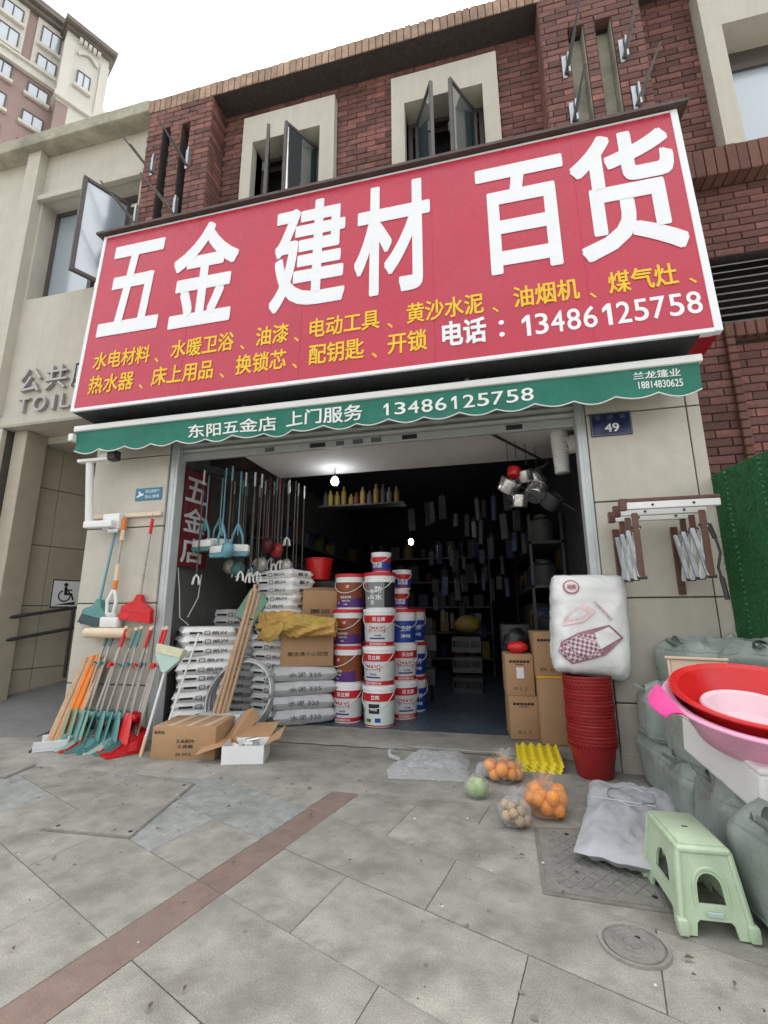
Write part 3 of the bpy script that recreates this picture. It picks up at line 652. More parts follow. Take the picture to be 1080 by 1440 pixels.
# projecting cream bay
y1 = -1.3
t = MB(); t.box(-.12*K,1.75*K,y1,10,ZT(25.2),ZT(29.55)); t.box(-.2*K,1.85*K,y1-.25,10,ZT(25.35),ZT(25.6)); t.box(-.15*K,.28*K,y1-.12,10,ZT(25.6),ZT(29.0)); t.box(1.4*K,1.78*K,y1-.12,10,ZT(25.6),ZT(29.0)); tpart(t, 'bay', 'tower_cream')
t = MB(); t.box(-.08*K,.4*K,y1+.02,10,0,ZT(25.2)); tpart(t, 'bay_base', 'tower_red')
t = MB(); t.box(.4*K,1.75*K,y1+.01,10,0,ZT(25.2)); tpart(t, 'bay_lower', 'tower_cream')
t = MB(); t.box(-.3*K,2.0*K,y1-.7,10,ZT(29.75),ZT(30.0)); t.box(-.2*K,1.9*K,y1-.35,10,ZT(29.55),ZT(29.75)); tpart(t, 'bay_roof', 'tower_roof')
t = MB(); n = 14
pts = [(.42*K + .85*K*i/n, ZT(28.55) + .55*math.sin(math.pi*i/n)) for i in range(n+1)]
t.tube([(x, y1-.12, z) for x, z in pts], .12, 6); [t.box((.45+.2*k)*K-.12,(.45+.2*k)*K+.12,y1-.3,y1,ZT(29.25),ZT(29.5)) for k in range(5)]; tpart(t, 'arched_moulding', 'tower_cream')
twin(.52,1.1,26.75,27.65,y1-.02)
t = MB(); t.box(1.75*K,3.6*K,1,10,0,ZT(27.5)); t.box(1.7*K,3.7*K,.6,10,ZT(27.5),ZT(27.75)); tpart(t, 'rear_wing', 'tower_cream')
# thin steel frames standing on the roof edge
for i, (x, y, h, lean) in enumerate(((-4.9,4.3,.62,-.18),(-4.62,4.5,.75,-.55),(-4.35,4.4,.55,-.5))):
    q = MB(); q.tube([(0,0,0),(lean,0,h)], .014, 6); q.tube([(lean*.5,0,h*.5),(lean*.5-.12,.05,0)], .011, 6)
    tag(q.build('roof_strut', 'green_plastic', None, loc=(x,y,7.67)), ['left','middle','right'][i] + ' of the three thin green struts on the roof edge at top left', 'strut', 'struts on the roof edge')

# ================================================================ RED SHOP SIGN
LEAN = math.atan2(.10, 2.14); SW_, SH_ = 5.735, 2.142
sg = thing('shop_sign', 'large red signboard with big white and small yellow Chinese lettering', 'sign', (-4.03,3.45,3.12), (-LEAN,0,0))
b_ = MB(); b_.box(.0,SW_,.0,.34,.0,SH_); b_.build('box', 'sign_side', sg)
b_ = MB(); b_.box(.035,SW_-.05,-.004,.001,.03,SH_-.02); b_.build('face', 'sign_red', sg)
for x in (1.22,2.44,3.66,4.88): b_ = MB(); b_.box(x,x+.003,-.0052,-.0042,.03,SH_-.02); b_.build('panel_seam', 'sign_side', sg)
b_ = MB(); b_.box(.02,SW_-.14,.01,.34,-.012,-.002); b_.build('underside_shade', 'dark_metal', sg)  # dark plate added to paint the shadow below the sign
b_ = MB(); b_.rbox(SW_-.05,SW_+.004,-.012,.05,-.004,SH_,.004,1); b_.rbox(-.004,.034,-.012,.05,-.004,SH_,.004,1); b_.rbox(.034,SW_-.05,-.011,.05,-.008,.028,.004,1); b_.rbox(.034,SW_-.05,-.0105,.05,SH_-.018,SH_,.003,1); b_.build('edge_trim', 'white_print', sg)
b_ = MB(); b_.add([(-.07,-.06,SH_+.004),(SW_+.08,-.06,SH_+.004),(SW_+.08,-.06,SH_+.034),(-.07,-.06,SH_+.034),(-.07,.46,SH_+.05),(SW_+.08,.46,SH_+.05),(SW_+.08,.46,SH_+.08),(-.07,.46,SH_+.08)], [(0,1,2,3),(4,7,6,5),(0,4,5,1),(3,2,6,7),(0,3,7,4),(1,5,6,2)]); b_.build('cap', 'flashing', sg)
def su(u): return u*SW_
def sv(v): return v*SH_
for ch, u0, u1, v0, v1 in (('五',.024,.152,.385,.915),('金',.170,.300,.362,.950),('建',.366,.497,.355,.942),('材',.512,.636,.362,.938),('百',.708,.838,.366,.905),('货',.846,.985,.352,.950)):
    lettering(ch, 'white_print', sg, su(u0), su(u1), sv(v0), sv(v1), -.0065, .027)
for s_, u0, u1 in (('水电材料',.030,.147),('水暖卫浴',.189,.308),('油漆',.348,.405),('电动工具',.441,.555),('黄沙水泥',.597,.710),('油烟机',.752,.840),('煤气灶',.877,.962)):
    lettering(s_, 'yellow_print', sg, su(u0), su(u1), sv(.203), sv(.298), -.0065, .022)
for u in (.158,.320,.415,.567,.722,.852,.974): lettering('、', 'yellow_print', sg, su(u), su(u)+.05, sv(.197), sv(.222), -.0065, .02)
for s_, u0, u1 in (('热水器',.029,.122),('床上用品',.158,.275),('换锁芯',.316,.404),('配钥匙',.442,.531),('开锁',.568,.627)):
    lettering(s_, 'yellow_print', sg, su(u0), su(u1), sv(.075), sv(.172), -.0065, .022)
for u in (.134,.288,.415,.543): lettering('、', 'yellow_print', sg, su(u), su(u)+.05, sv(.070), sv(.095), -.0065, .02)
lettering('电话', 'white_print', sg, su(.649), su(.712), sv(.075), sv(.188), -.0065, .035)
for z in (.098,.150):
    d = MB(); d.add([(su(.733)+.022*math.cos(i*.524), -.0065, sv(z)+.022*math.sin(i*.524)) for i in range(12)], [tuple(range(12))]); d.build('lettering', 'white_print', sg)
for i, ch in enumerate('13486125758'):
    u = .757 + .0209*i; wd = .0115 if ch == '1' else .0175
    lettering(ch, 'white_print', sg, su(u)+(.02 if ch == '1' else 0), su(u+wd)+(.02 if ch == '1' else 0), sv(.076), sv(.166), -.0065, .016)

# ================================================================ AWNING
aw = thing('awning', 'rolled in green awning with white front bar and scalloped printed valance', 'awning', (-4.06,3.58,2.95)); AW = 5.66
b_ = MB(); b_.rbox(-.02,AW,-.035,.03,.0,.062,.012,2); b_.build('front_bar', 'white_paint', aw, True)
NS = 19
def val(u, v):
    x = .0 + u*(AW - .02); s = abs(math.sin(math.pi*u*NS)); drop = .21 + .038*s + .012*nz3(u*9, 3, 1)
    z = .0 - v*drop; y = -.012 + v*(.018*math.sin(u*53) + .03*nz3(u*14, v*1.5, 7)) + .02*v
    if u > .985 : y += .0
    return (x, y, z + .01)
v_ = MB(); v_.grid(val, 305, 9); vo = v_.build('valance', 'awning', aw, 'all')
v_ = MB(); v_.tube([tuple(Vector(val(i/304, 1.0)) + Vector((0,-.002,0))) for i in range(305)], .006, 5); v_.build('piping', 'white_plastic', vo, 'all')
f_ = MB(); f_.grid(lambda u, v: (.02+u*(AW-.06), .02 + .25*v, .04 + .13*v + .012*nz3(u*12, v*2, 3)), 60, 4); f_.build('canopy', 'awning', aw, 'all')
f_ = MB(); f_.tube([(0,.27,.19),(AW-.02,.27,.19)], .045, 12); f_.build('roller', 'white_paint', aw, True)
def vtext(s_, x0, x1, z0, z1, bold):
    vs_, fs_ = heavy(s_, bold); mb = MB(); P = []
    for a, b, k_ in vs_:
        x = x0 + (x1-x0)*a + 4.06; z = z0 + (z1-z0)*b - 2.95; u = x/(AW-.02); vv = max(0, min(1, (-z + .01)/.235))
        P.append((x, val(u, vv)[1] - .0045 - .0004*k_, z))
    mb.add(P, fs_); mb.build('lettering', 'awning_text', vo)
for s_, a, b, c, d in (('东阳五金店',-2.75,-1.85,2.765,2.895),('上门服务',-1.75,-1.03,2.775,2.92),('兰龙篷业',1.12,1.45,2.865,2.925),('18814830625',1.15,1.46,2.785,2.845)): vtext(s_, a, b, c, d, .018)
for i, ch in enumerate('13486125758'): vtext(ch, -.86+.1155*i+(.02 if ch == '1' else 0), -.86+.1155*i+(.065 if ch == '1' else .095), 2.785, 2.895, .014)
# left fabric corner, end cap and the drop arm
f_ = MB(); f_.rbox(-.06,.0,-.05,.05,-.10,-.02,.012,2); f_.build('end_cap', 'white_paint', aw, True)
f_ = MB(); f_.tube([(.10,.10,-.30),(.115,.17,-.93)], .036, 12); f_.rbox(-.02,.36,.05,.12,-.30,-.265,.008,1); f_.rbox(.24,.34,.06,.16,-.265,-.20,.008,1); f_.build('drop_arm', 'white_paint', aw, True)
f_ = MB(); f_.rbox(.08,.42,.13,.215,-.97,-.90,.01,2); f_.rbox(.24,.44,.20,.315,-.98,-.82,.01,2); f_.tube([(.34,.2,-.99),(.40,.14,-1.02),(.44,.2,-1.0)], .018, 8); f_.build('wall_bracket', 'white_paint', aw, True)
f_ = MB(); f_.rbox(.34,.44,.05,.14,-.30,-.20,.01,1); f_.build('gear_box', 'dark_metal', aw, True)
for i, (x, y, z) in enumerate(((-2.26,3.72,3.06),(-.13,3.70,3.06))):
    l_ = thing('downlight', ['left','right'][i] + ' small grey dome lamp hanging under the red sign', 'lamp', (x,y,z), group='dome lamps under the sign')
    q = MB(); q.lathe([(0,-.045),(.03,-.04),(.048,-.015),(.05,.0),(0,.0)], 16); q.build('dome', 'galv', l_, True)
    q = MB(); q.lathe([(0,.0),(.025,.0),(.025,.07),(0,.07)], 12); q.build('base', 'galv', l_, True)

# steel stay brackets on the pilasters, left over from an older sign
def stay(x, z, dx, dy, dz, label, m='rust_bar'):
    t_ = thing('stay_bracket', label, 'bracket', (x,3.9,z), group='stay brackets on the brick pilasters')
    q = MB(); q.box(-.02,.02,-.012,.0,-.12,.16); q.box(.028,.045,-.05,.0,-.10,.15); q.build('plate', 'galv', t_)
    q = MB(); q.tube([(.0,-.02,-.08),(dx,dy,dz)], .011, 6); q.tube([(.02,-.02,-.09),(dx*.55+.01,dy*.6,dz*.5)], .011, 6); q.build('rod', m, t_)
lw_ = 'on the left pilaster'; rw_ = 'on the right pilaster'
stay(-3.86,6.56,-.36,-.30,.42,'upper outer rusty stay bracket '+lw_); stay(-3.36,6.53,-.26,-.25,.42,'upper inner dark stay bracket '+lw_, 'dark_metal')
stay(-3.47,5.85,-.30,-.25,.34,'lower inner stay bracket '+lw_); stay(-4.02,5.86,-.28,-.28,.32,'lower outer stay bracket '+lw_)
stay(.97,6.46,.16,-.25,.52,'upper dark stay bracket beside the left slot '+rw_, 'dark_metal'); stay(1.50,6.48,.16,-.22,.48,'upper stay bracket beside the right slot '+rw_)
stay(.99,5.86,.12,-.18,.36,'lower dark stay bracket beside the left slot '+rw_, 'dark_metal'); stay(1.55,5.88,.20,-.20,.34,'lower stay bracket beside the right slot '+rw_)

# number plate and blue notice
np_ = thing('house_number_plate', 'dark blue house number plate reading 49 on the right tiled pillar', 'plate', (.855,3.898,2.55))
q = MB(); q.rbox(0,.315,-.012,0,0,.205,.003,1); q.build('plate', 'plate_blue', np_)
lettering('49', 'white_print', np_, .105, .215, .03, .105, -.0135, .03)
for i, ch in enumerate('景湖路'): lettering(ch, 'ink_grey', np_, .035+.095*i, .08+.095*i, .14, .18, -.0135, .0)
q = MB(); [q.box(*a) for a in ((.006,.309,-.0138,-.0122,.006,.010),(.006,.309,-.0138,-.0122,.195,.199),(.006,.010,-.0138,-.0122,.01,.195),(.305,.309,-.0138,-.0122,.01,.195))]; q.build('border', 'label_grey', np_)
bs = thing('blue_notice', 'small blue notice with white characters on the left tiled pillar', 'sign', (-3.56,3.898,2.275))
q = MB(); q.rbox(0,.315,-.008,0,0,.13,.003,1); q.build('panel', 'sign_blue', bs)
lettering('请注意脚下', 'white_print', bs, .12, .29, .075, .11, -.0095, .01); lettering('当心滑倒', 'white_print', bs, .12, .29, .02, .055, -.0095, .01)
q = MB(); q.add([(.02,-.0095,.03),(.10,-.0095,.055),(.10,-.0095,.075),(.075,-.0095,.07),(.05,-.0095,.10),(.035,-.0095,.09),(.05,-.0095,.065),(.02,-.0095,.045)], [tuple(range(8))]); q.build('symbol', 'white_print', bs)

# ================================================================ SACKS
def sack_mesh(name, wd, dp, h, m, seed, flat=9., crease=.006, n=18, k=14):
    mb = MB()
    def f(sgn):
        def fn(u, v):
            a, b = 2*u-1, 2*v-1
            a_ = math.copysign(abs(a)**.8, a); b_ = math.copysign(abs(b)**.8, b)
            a, b = a_, b_
            x = wd/2*a*(1 - .035*(1-b*b) + .02*nz3(b*2, seed, 1)); y = dp/2*b*(1 - .05*(1-a*a)*.6 + .02*nz3(a*2, seed, 5))
            t = max(0, (1-abs(a)**flat))*max(0, (1-abs(b)**flat)); z = h/2*t**.15
            z += t**.5*crease*(nz3(x*14+seed, y*14, sgn*3) + .6*nz3(x*30, y*30+seed, sgn*2))
            return (x, y, h/2 + sgn*z*(1 if sgn > 0 else .98))
        return fn
    mb.grid(f(1), n, k); o = len(mb.v); mb.grid(f(-1), n, k)
    mb.f[(n-1)*(k-1):] = [tuple(reversed(q)) for q in mb.f[(n-1)*(k-1):]]
    return mb.mesh(name, m, 'all')
def sack_stack(name, cx, cy, z0, cnt, wd, dp, h, rot, lab, group, meshes, prints, jit=.02, rots=None):
    for i in range(cnt):
        me = random.choice(meshes); rr = rot + random.uniform(-.05,.05) if rots is None else rots(i)
        o = ob(name, me, None, (cx + random.uniform(-jit,jit), cy + random.uniform(-jit,jit)*.7, z0 + i*h), (random.uniform(-.018,.018),random.uniform(-.018,.018),rr))
        o.scale = (random.uniform(.96,1.03),random.uniform(.96,1.03),random.uniform(.94,1.08))
        k = cnt - 1 - i; tag(o, ('%s' % (ORD[k] if k < cnt - 1 or cnt == 1 else 'lowest')) + ' ' + lab, 'sack', group)
        for pm in prints: c = ob('print', pm, o)
def print_mesh(parts, y, flip=None):
    mb = MB()
    for s_, x0, x1, z0, z1, bd in parts: lettering(s_, 'ink', None, x0, x1, z0, z1, y, bd, into=mb)
    return mb
def side_print(mb, m, rz, dx=0): # turn a print to another side of the sack
    M = Matrix.Rotation(rz, 4, 'Z'); mb.v = [tuple(M @ Vector(p)) for p in mb.v]; return mb.mesh('print', m)
SH = .086
putty = [sack_mesh('putty_sack', .54, .40, SH*1.2, 'sack_white', s) for s in (1,5,9)]
pf = print_mesh([('凯兴', .02, .17, .028, .064, .012), ('━━', -.20, -.08, .036, .056, .0)], -.203)
def frame_rect(mb, x0, x1, z0, z1, y, t=.006):
    for a, b, c, d in ((x0,x1,z0,z0+t),(x0,x1,z1-t,z1),(x0,x0+t,z0+t,z1-t),(x1-t,x1,z0+t,z1-t)): mb.add([(a,y,c),(b,y,c),(b,y,d),(a,y,d)], [(0,1,2,3)])
frame_rect(pf, -.055, .0, .026, .066, -.2035); pfm = side_print(pf, 'ink', 0)
pe = print_mesh([('腻子', -.09, .09, .028, .066, .02)], -.271); pem = side_print(pe, 'ink', math.pi/2)
pe2 = print_mesh([('凯兴', -.10, .06, .026, .068, .022)], -.271); pem2 = side_print(pe2, 'ink', -math.pi/2)
sack_stack('putty_sack', -2.30, 4.86, .04, 18, .54, .40, SH, R(-14), 'white printed sack of the tallest stack behind the wire coil', 'putty sacks', putty, [pfm, pem])
sack_stack('putty_sack', -2.93, 4.36, .04, 11, .54, .40, SH, R(40), 'white printed sack of the stack beside the left shutter rail', 'putty sacks', putty, [pfm, pem2], .014,
           rots=lambda i: R(38) + (.05*math.sin(i*1.7)) + (R(10) if i > 7 else 0))
sack_stack('putty_sack', -2.98, 5.12, .04, 13, .54, .40, SH, R(5), 'white sack of the stack farther back between the other two', 'putty sacks', putty, [pfm], .015)
cem = [sack_mesh('cement_sack', .66, .44, .155, 'sack_grey', s, 3.2, .010) for s in (2,6)]
pc_ = print_mesh([('水泥', -.10, .10, .04, .10, .01)], -.326); pcm = side_print(pc_, 'ink_grey', math.pi/2)
cs = print_mesh([('水泥 325', -.16, .16, .05, .10, .01)], -.218); csm = side_print(cs, 'ink_grey', 0)
sack_stack('cement_sack', -2.03, 4.78, .036, 4, .66, .44, .138, R(33), 'grey cement sack of the four beside the paint buckets', 'cement sacks', cem, [csm], .015)

# ================================================================ CARDBOARD BOXES
def carton(name, label, loc, rz, wd, dp, h, m='card', tapes=(), prints=(), group=None, rx=0, seam=True):
    t_ = thing(name, label, 'box', loc, (rx,0,rz), group)
    b_ = MB(); b_.rbox(-wd/2,wd/2,-dp/2,dp/2,.0,h,.006,2); bo = b_.build('body', m, t_, True)
    if seam: q = MB(); q.box(-wd/2+.004,wd/2-.004,-.0015,.0015,h-.002,h+.0006); q.build('flap_seam', 'ink_grey', t_)
    for x0, x1 in tapes:
        q = MB(); q.box(x0,x1,-dp/2-.0012,dp/2+.0012,h+.0004,h+.0018); q.box(x0,x1,-dp/2-.0014,-dp/2-.0004,h-.07,h+.0018); q.build('tape', 'tape', t_)
    for s_, x0, x1, z0, z1 in prints: lettering(s_, 'ink', t_, x0, x1, z0, z1, -dp/2-.0012, .012)
    return t_
c1 = carton('cardboard_box', 'closed brown cardboard box with three pale tape strips lying before the white sacks', (-2.52,3.70,.006), R(11), .52, .42, .245, tapes=(),
       prints=(('五金配件',-.06,.09,.125,.150),('工具箱',-.05,.08,.085,.112),('20 PCS',-.06,.07,.03,.05),('易碎品',-.245,-.16,.19,.215)))
for x in (-.13,.02,.16):
    q = MB(); q.add([(x-.025,-.21,.2468),(x+.025,-.21,.2468),(x+.07,.21,.2468),(x+.02,.21,.2468)], [(0,1,2,3)]); q.build('tape', 'card_pale', c1)
# open white carton with flaps and an orange tube box in it
oc = thing('open_cardboard_box', 'open white cardboard box with brown flaps and small white parts inside', 'box', (-1.99,3.62,.006), (0,0,R(16)))
b_ = MB()
for q in ((-.16,.16,-.13,-.124,0,.13),(-.16,.16,.124,.13,0,.13),(-.16,-.154,-.124,.124,0,.13),(.154,.16,-.124,.124,0,.13),(-.154,.154,-.124,.124,0,.006)): b_.box(*q)
b_.build('tray', 'label_white', oc)
def flap(p, q, r_, s_): f_ = MB(); f_.add([p,q,r_,s_]+[tuple(Vector(a)+Vector((0,0,.004))) for a in (p,q,r_,s_)], [(3,2,1,0),(4,5,6,7)]+[(i,(i+1)%4,4+(i+1)%4,4+i) for i in range(4)]); f_.build('flap', 'card', oc)
flap((-.16,-.13,.13),(-.16,.13,.13),(-.36,.10,.10),(-.36,-.13,.07)); flap((-.16,.13,.13),(.16,.13,.13),(.20,.33,.20),(-.14,.34,.19)); flap((.16,-.13,.13),(.16,.13,.13),(.28,.16,.21),(.28,-.11,.18))
for i in range(7):
    q = MB(); q.tube([(random.uniform(-.12,.12),random.uniform(-.09,.09),.03+.016*i),(random.uniform(-.12,.12),random.uniform(-.09,.09),.05+.014*i)], .018, 8); q.build('fitting', ['steel','white_plastic'][i % 2], oc, True)
ob_ = thing('orange_carton', 'small brown carton with a bright orange end lying on the open box', 'box', (-2.14,3.86,.14), (R(38),R(-20),R(-25)))
b_ = MB(); b_.rbox(-.06,.06,-.15,.17,0,.10,.004,1); b_.build('body', 'card', ob_); b_ = MB(); b_.rbox(-.061,.061,-.155,-.149,-.001,.101,.002,1); b_.build('end_label', 'orange_plastic', ob_); b_ = MB(); b_.box(-.062,-.0605,-.148,.17,.004,.096); b_.build('side_label', 'orange_plastic', ob_)
carton('cardboard_box', 'worn wide brown cardboard box lying on the grey cement sacks', (-1.985,4.82,.60), R(20), .54, .40, .32, prints=(('搬运请小心轻放',-.20,.22,.10,.145),))
carton('cardboard_box', 'smaller brown cardboard box tilted above the rolled tarpaulin', (-1.91,4.94,1.10), R(28), .40, .28, .30, rx=R(12), prints=(('搬运',-.12,.10,.06,.11),))
# right of the entrance
PR_ = (('■■■■■■',-.09,.09,.285,.305),('━━━━',-.04,.04,.268,.274),('凸 ▯ ▯',-.06,.05,.045,.075))
carton('cardboard_box', 'brown upright carton, lower of the front pair right of the entrance', (.185,4.72,.038), R(5), .245, .36, .36, prints=PR_)
cc = carton('cardboard_box', 'brown upright carton with a white slip, upper of the front pair', (.175,4.72,.40), R(4), .245, .36, .36, prints=PR_)
q = MB(); q.box(-.03,.035,-.1835,-.1815,.15,.245); q.build('white_slip', 'label_white', cc)
carton('cardboard_box', 'large brown carton with a yellow edge under the quilt right of the front pair', (.50,4.62,.038), R(3), .36, .42, .53)
q = carton('cardboard_box', 'brown carton behind the quilt on top of the large carton', (.50,4.66,.57), R(3), .38, .40, .39, prints=(('■■■■■',-.16,-.02,.31,.33),('凸 ▯',-.15,-.04,.05,.085)))
q2 = MB(); q2.box(-.19,.19,-.203,-.2005,.0,.014); q2.build('yellow_edge', 'yellow_print', q)
eb = carton('egg_carton_box', 'dim box printed with rows of yellow eggs behind the upright cartons', (.18,5.05,.76), R(4), .27, .28, .25, 'goods_dark', prints=())
for i in range(6):
    q = MB(); q.lathe([(0,0),(.016,.006),(.019,.02),(.013,.036),(0,.042)], 10, Matrix.Translation((-.10+i*.04,-.142,.045)) @ Matrix.Scale(.15,4,(0,1,0))); q.build('egg_print', 'goods_yellow', eb, True)
lettering('鲜鸡蛋', 'label_grey', eb, -.10, .02, .15, .18, -.1412, .01)
lb_ = MB()
def lump(c, r, seed, sx=1, sy=1, sz=1, amp=.18, n=18, k=11, fr=3.2, flatz=None):
    def fn(u, v):
        a, b = 2*math.pi*u, math.pi*v; d = Vector((math.cos(a)*math.sin(b), math.sin(a)*math.sin(b), -math.cos(b)))
        rr = r*(1 + amp*noise.noise(d*fr*.6 + Vector((seed,0,0))) + amp*.5*noise.noise(d*fr*2 + Vector((0,seed,0))))
        p = Vector((d.x*sx, d.y*sy, d.z*sz))*rr
        if flatz is not None: p.z = max(p.z, flatz)
        return (c[0]+p.x, c[1]+p.y, c[2]+p.z)
    return fn
rbg = thing('black_bag', 'black plastic bag with a red bundle on the upright cartons', 'bag', (.17,4.72,.76))
q = MB(); q.grid(lump((0,.05,.10), .12, 3, 1, .9, .95, .25, flatz=-.10), 20, 13, wrapu=True); q.build('bag', 'black_plastic', rbg, 'all')
q = MB(); q.grid(lump((.015,-.10,.055), .09, 5, 1.05, .6, .62, .15, flatz=-.055), 18, 11, wrapu=True); q.build('red_bundle', 'red_plastic', rbg, 'all')

# ================================================================ ROLLED TARPAULIN
tp = thing('rolled_tarpaulin', 'loosely rolled yellow brown tarpaulin resting on the worn cardboard box', 'tarpaulin', (-2.06,4.56,1.02), (0,0,R(8)))
q = MB()
def tf(u, v):
    a = 2*math.pi*u; x = -.34 + .80*v; r = .105*(1 - .35*max(0, v-.55)/.45) + .028*nz3(math.cos(a)*1.6, math.sin(a)*1.6, x*5) + .016*math.sin(a*6 + x*24) + .012*abs(math.sin(a*9 - x*15)) + .010*nz3(a*3, x*16, 2)
    if v == 0: r *= .25
    return (x + .03*math.sin(a*3)*(v < .1), r*math.cos(a)*1.05, r*math.sin(a)*.95 - .05*v + .02)
q.grid(tf, 64, 40, wrapu=True); q.build('roll', 'tarp', tp, 'all')
q = MB()
def td(u, v): x = -.30 + .22*u; return (x + .03*math.sin(v*5), -.11 - .03*math.sin(v*3.1) + .012*nz3(u*6, v*6, 2), .04 - .20*v + .02*math.sin(u*9))
q.grid(td, 16, 14); q.build('loose_end', 'tarp', tp, 'all')
q = MB(); [q.tube([(x, .118*math.cos(a/16*2*math.pi), .01+.112*math.sin(a/16*2*math.pi)) for a in range(16)], .006, 5, True) for x in (.12,)]; q.build('cord', 'wood', tp)
yb = MB(); yb.grid(lump((0,0,.12), .16, 8, 1, .8, .75, .3, flatz=-.12), 20, 13, wrapu=True); tag(yb.build('yellow_bag', 'tarp', None, 'all', loc=(-2.78,4.98,1.0)), 'crumpled yellow bag on the sacks far behind the wooden poles', 'bag')

# ================================================================ WIRE COIL AND POLES
cl = MB(); pts = []
for i in range(7*40):
    a = 2*math.pi*i/40; r = .30 + .022*math.sin(i*.31) + .008*(i//40 % 3); pts.append((r*math.cos(a), -.07 + .14*i/280 + .015*math.sin(i*.17), r*math.sin(a)*1.06))
cl.tube(pts, .013, 7)
coil = thing('wire_coil', 'coil of grey galvanised pipe standing among the sacks', 'coil', (-2.38,4.16,.36), (R(-9),0,R(10)))
cl.build('coil', 'galv', coil, 'all')
q = MB(); [q.tube([(.315*math.cos(a)+.05*math.cos(a)*math.cos(t), .10*math.sin(t), .33*math.sin(a)+.05*math.sin(a)*math.cos(t)) for t in [j/10*2*math.pi for j in range(10)]], .006, 5, True) for a in (.6,2.5,4.4)]; q.build('tie', 'alu', coil)
wp_ = thing('wooden_pole_bundle', 'bundle of bare wooden poles leaning inside the wire coil', 'poles', (-2.52,4.02,.0))
for i, (dx, dy, tx, ty, tz) in enumerate(((-.05,.0,.16,.20,1.30),(.0,.03,.19,.22,1.42),(.045,.0,.21,.2,1.38),(.02,-.03,.18,.17,1.35),(-.03,.05,.165,.25,1.27),(.07,.03,.235,.23,1.33))):
    q = MB(); q.tube([(dx,dy,.24 if i else .22),(tx,ty,tz)], .017, 8); q.build('pole', 'wood', wp_, True)
q = MB(); q.tube([(.155+.055*math.cos(a/12*6.283), .19+.05*math.sin(a/12*6.283), 1.08) for a in range(12)], .007, 5, True); q.build('tie', 'dark_metal', wp_)
st_ = MB(); st_.rbox(-.2,.2,-.1,.1,0,.24,.01,1); tag(st_.build('low_carton', 'label_light', None, loc=(-2.48,4.02,.008), rot=(0,0,R(14))), 'low pale carton under the wire coil and poles', 'box')
pn = MB(); pn.rbox(-.12,.12,-.012,.012,0,.34,.004,1); tag(pn.build('green_board', 'green_plastic', None, loc=(-2.66,4.62,1.06), rot=(R(-10),R(28),R(10))), 'narrow green plastic board leaning behind the wooden poles', 'board')

# ================================================================ PAINT BUCKETS
RB, HB_ = .170, .378
def bucket_parts(lid, r=RB, h=HB_):
    b_ = MB(); b_.lathe([(0,.0),(r*.86,.0),(r*.875,.006),(r*.955,h*.83),(r*.985,h*.835),(r*.985,h*.87),(r*.962,h*.875),(r*.965,h*.93)], 36); body = b_.mesh('body', 'bucket_white', True)
    l_ = MB(); l_.lathe([(r*.97,h*.905),(r*1.02,h*.905),(r*1.025,h*.985),(r*1.0,h),(r*.9,h),(r*.88,h*.985),(0,h*.985)], 36); lid_ = l_.mesh('lid', lid, True)
    hd = MB(); hd.tube([(r*1.0*math.cos(a), -abs(math.sin(a))*r*1.04 - .004, h*.85 - .15*h/.378*math.sin(a)) for a in [math.pi*i/16 for i in range(17)]], .004, 6); handle = hd.mesh('handle', 'white_plastic', 'all')
    return body, lid_, handle
def band(z0, z1, m, r=RB, h=HB_, ex=.0012, a0=0, a1=2*math.pi, slope=0):
    rr = lambda z: r*(.875 + .08*(z/(h*.83))) + ex
    b_ = MB(); b_.lathe([(rr(z0),z0),(rr(z1),z1)], 36, a0=a0, a1=a1); return b_.mesh('label', m, 'all')
def btext(s_, m, x0, x1, z0, z1, bold, r=RB, h=HB_, ex=.003):
    mb = MB(); z = (z0+z1)/2; lettering(s_, m, None, x0, x1, z0, z1, 0, bold, into=mb)
    rr = lambda z: r*(.875 + .08*(z/(h*.83))) + ex
    mb.v = [((rr(p[2])-p[1])*math.sin(p[0]/r), -(rr(p[2])-p[1])*math.cos(p[0]/r), p[2]) for p in mb.v]
    return mb.mesh('lettering', m)
def diag_band(z0, z1, zl, zr, m, r=RB, h=HB_):   # label area below a slanting line
    rr = lambda z: r*(.875 + .08*(z/(h*.83))) + .0022
    b_ = MB(); n = 24
    for i in range(n+1): pass
    b_.grid(lambda u, v: ((lambda a, z: (rr(z)*math.sin(a), -rr(z)*math.cos(a), z))(-1.35+2.7*u, z0 + ((zl+(zr-zl)*u)-z0)*v)), 30, 3); return b_.mesh('label', m, 'all')
BK = {}
bw = bucket_parts('bucket_white'); br = bucket_parts('lid_red')
BK['max'] = (bw, [('label', band(.02,.315,'label_light')), ('label', band(.238,.3155,'label_red',ex=.0022)), ('label', band(.012,.052,'label_red',ex=.0022)),
    ('lettering', btext('立邦','white_print',-.005,.085,.255,.298,.03)), ('lettering', btext('回','white_print',-.05,-.015,.257,.296,.02)), ('lettering', btext('[MAX]','label_red',-.095,.085,.145,.205,.012)), ('lettering', btext('专业净味','ink',-.035,.045,.105,.125,.012)), ('label', band(.078,.094,'label_purple',ex=.002,a0=-.55,a1=.5)), ('lettering', btext('超值净味墙面漆 ASIA','white_print',-.10,.10,.020,.044,.01))])
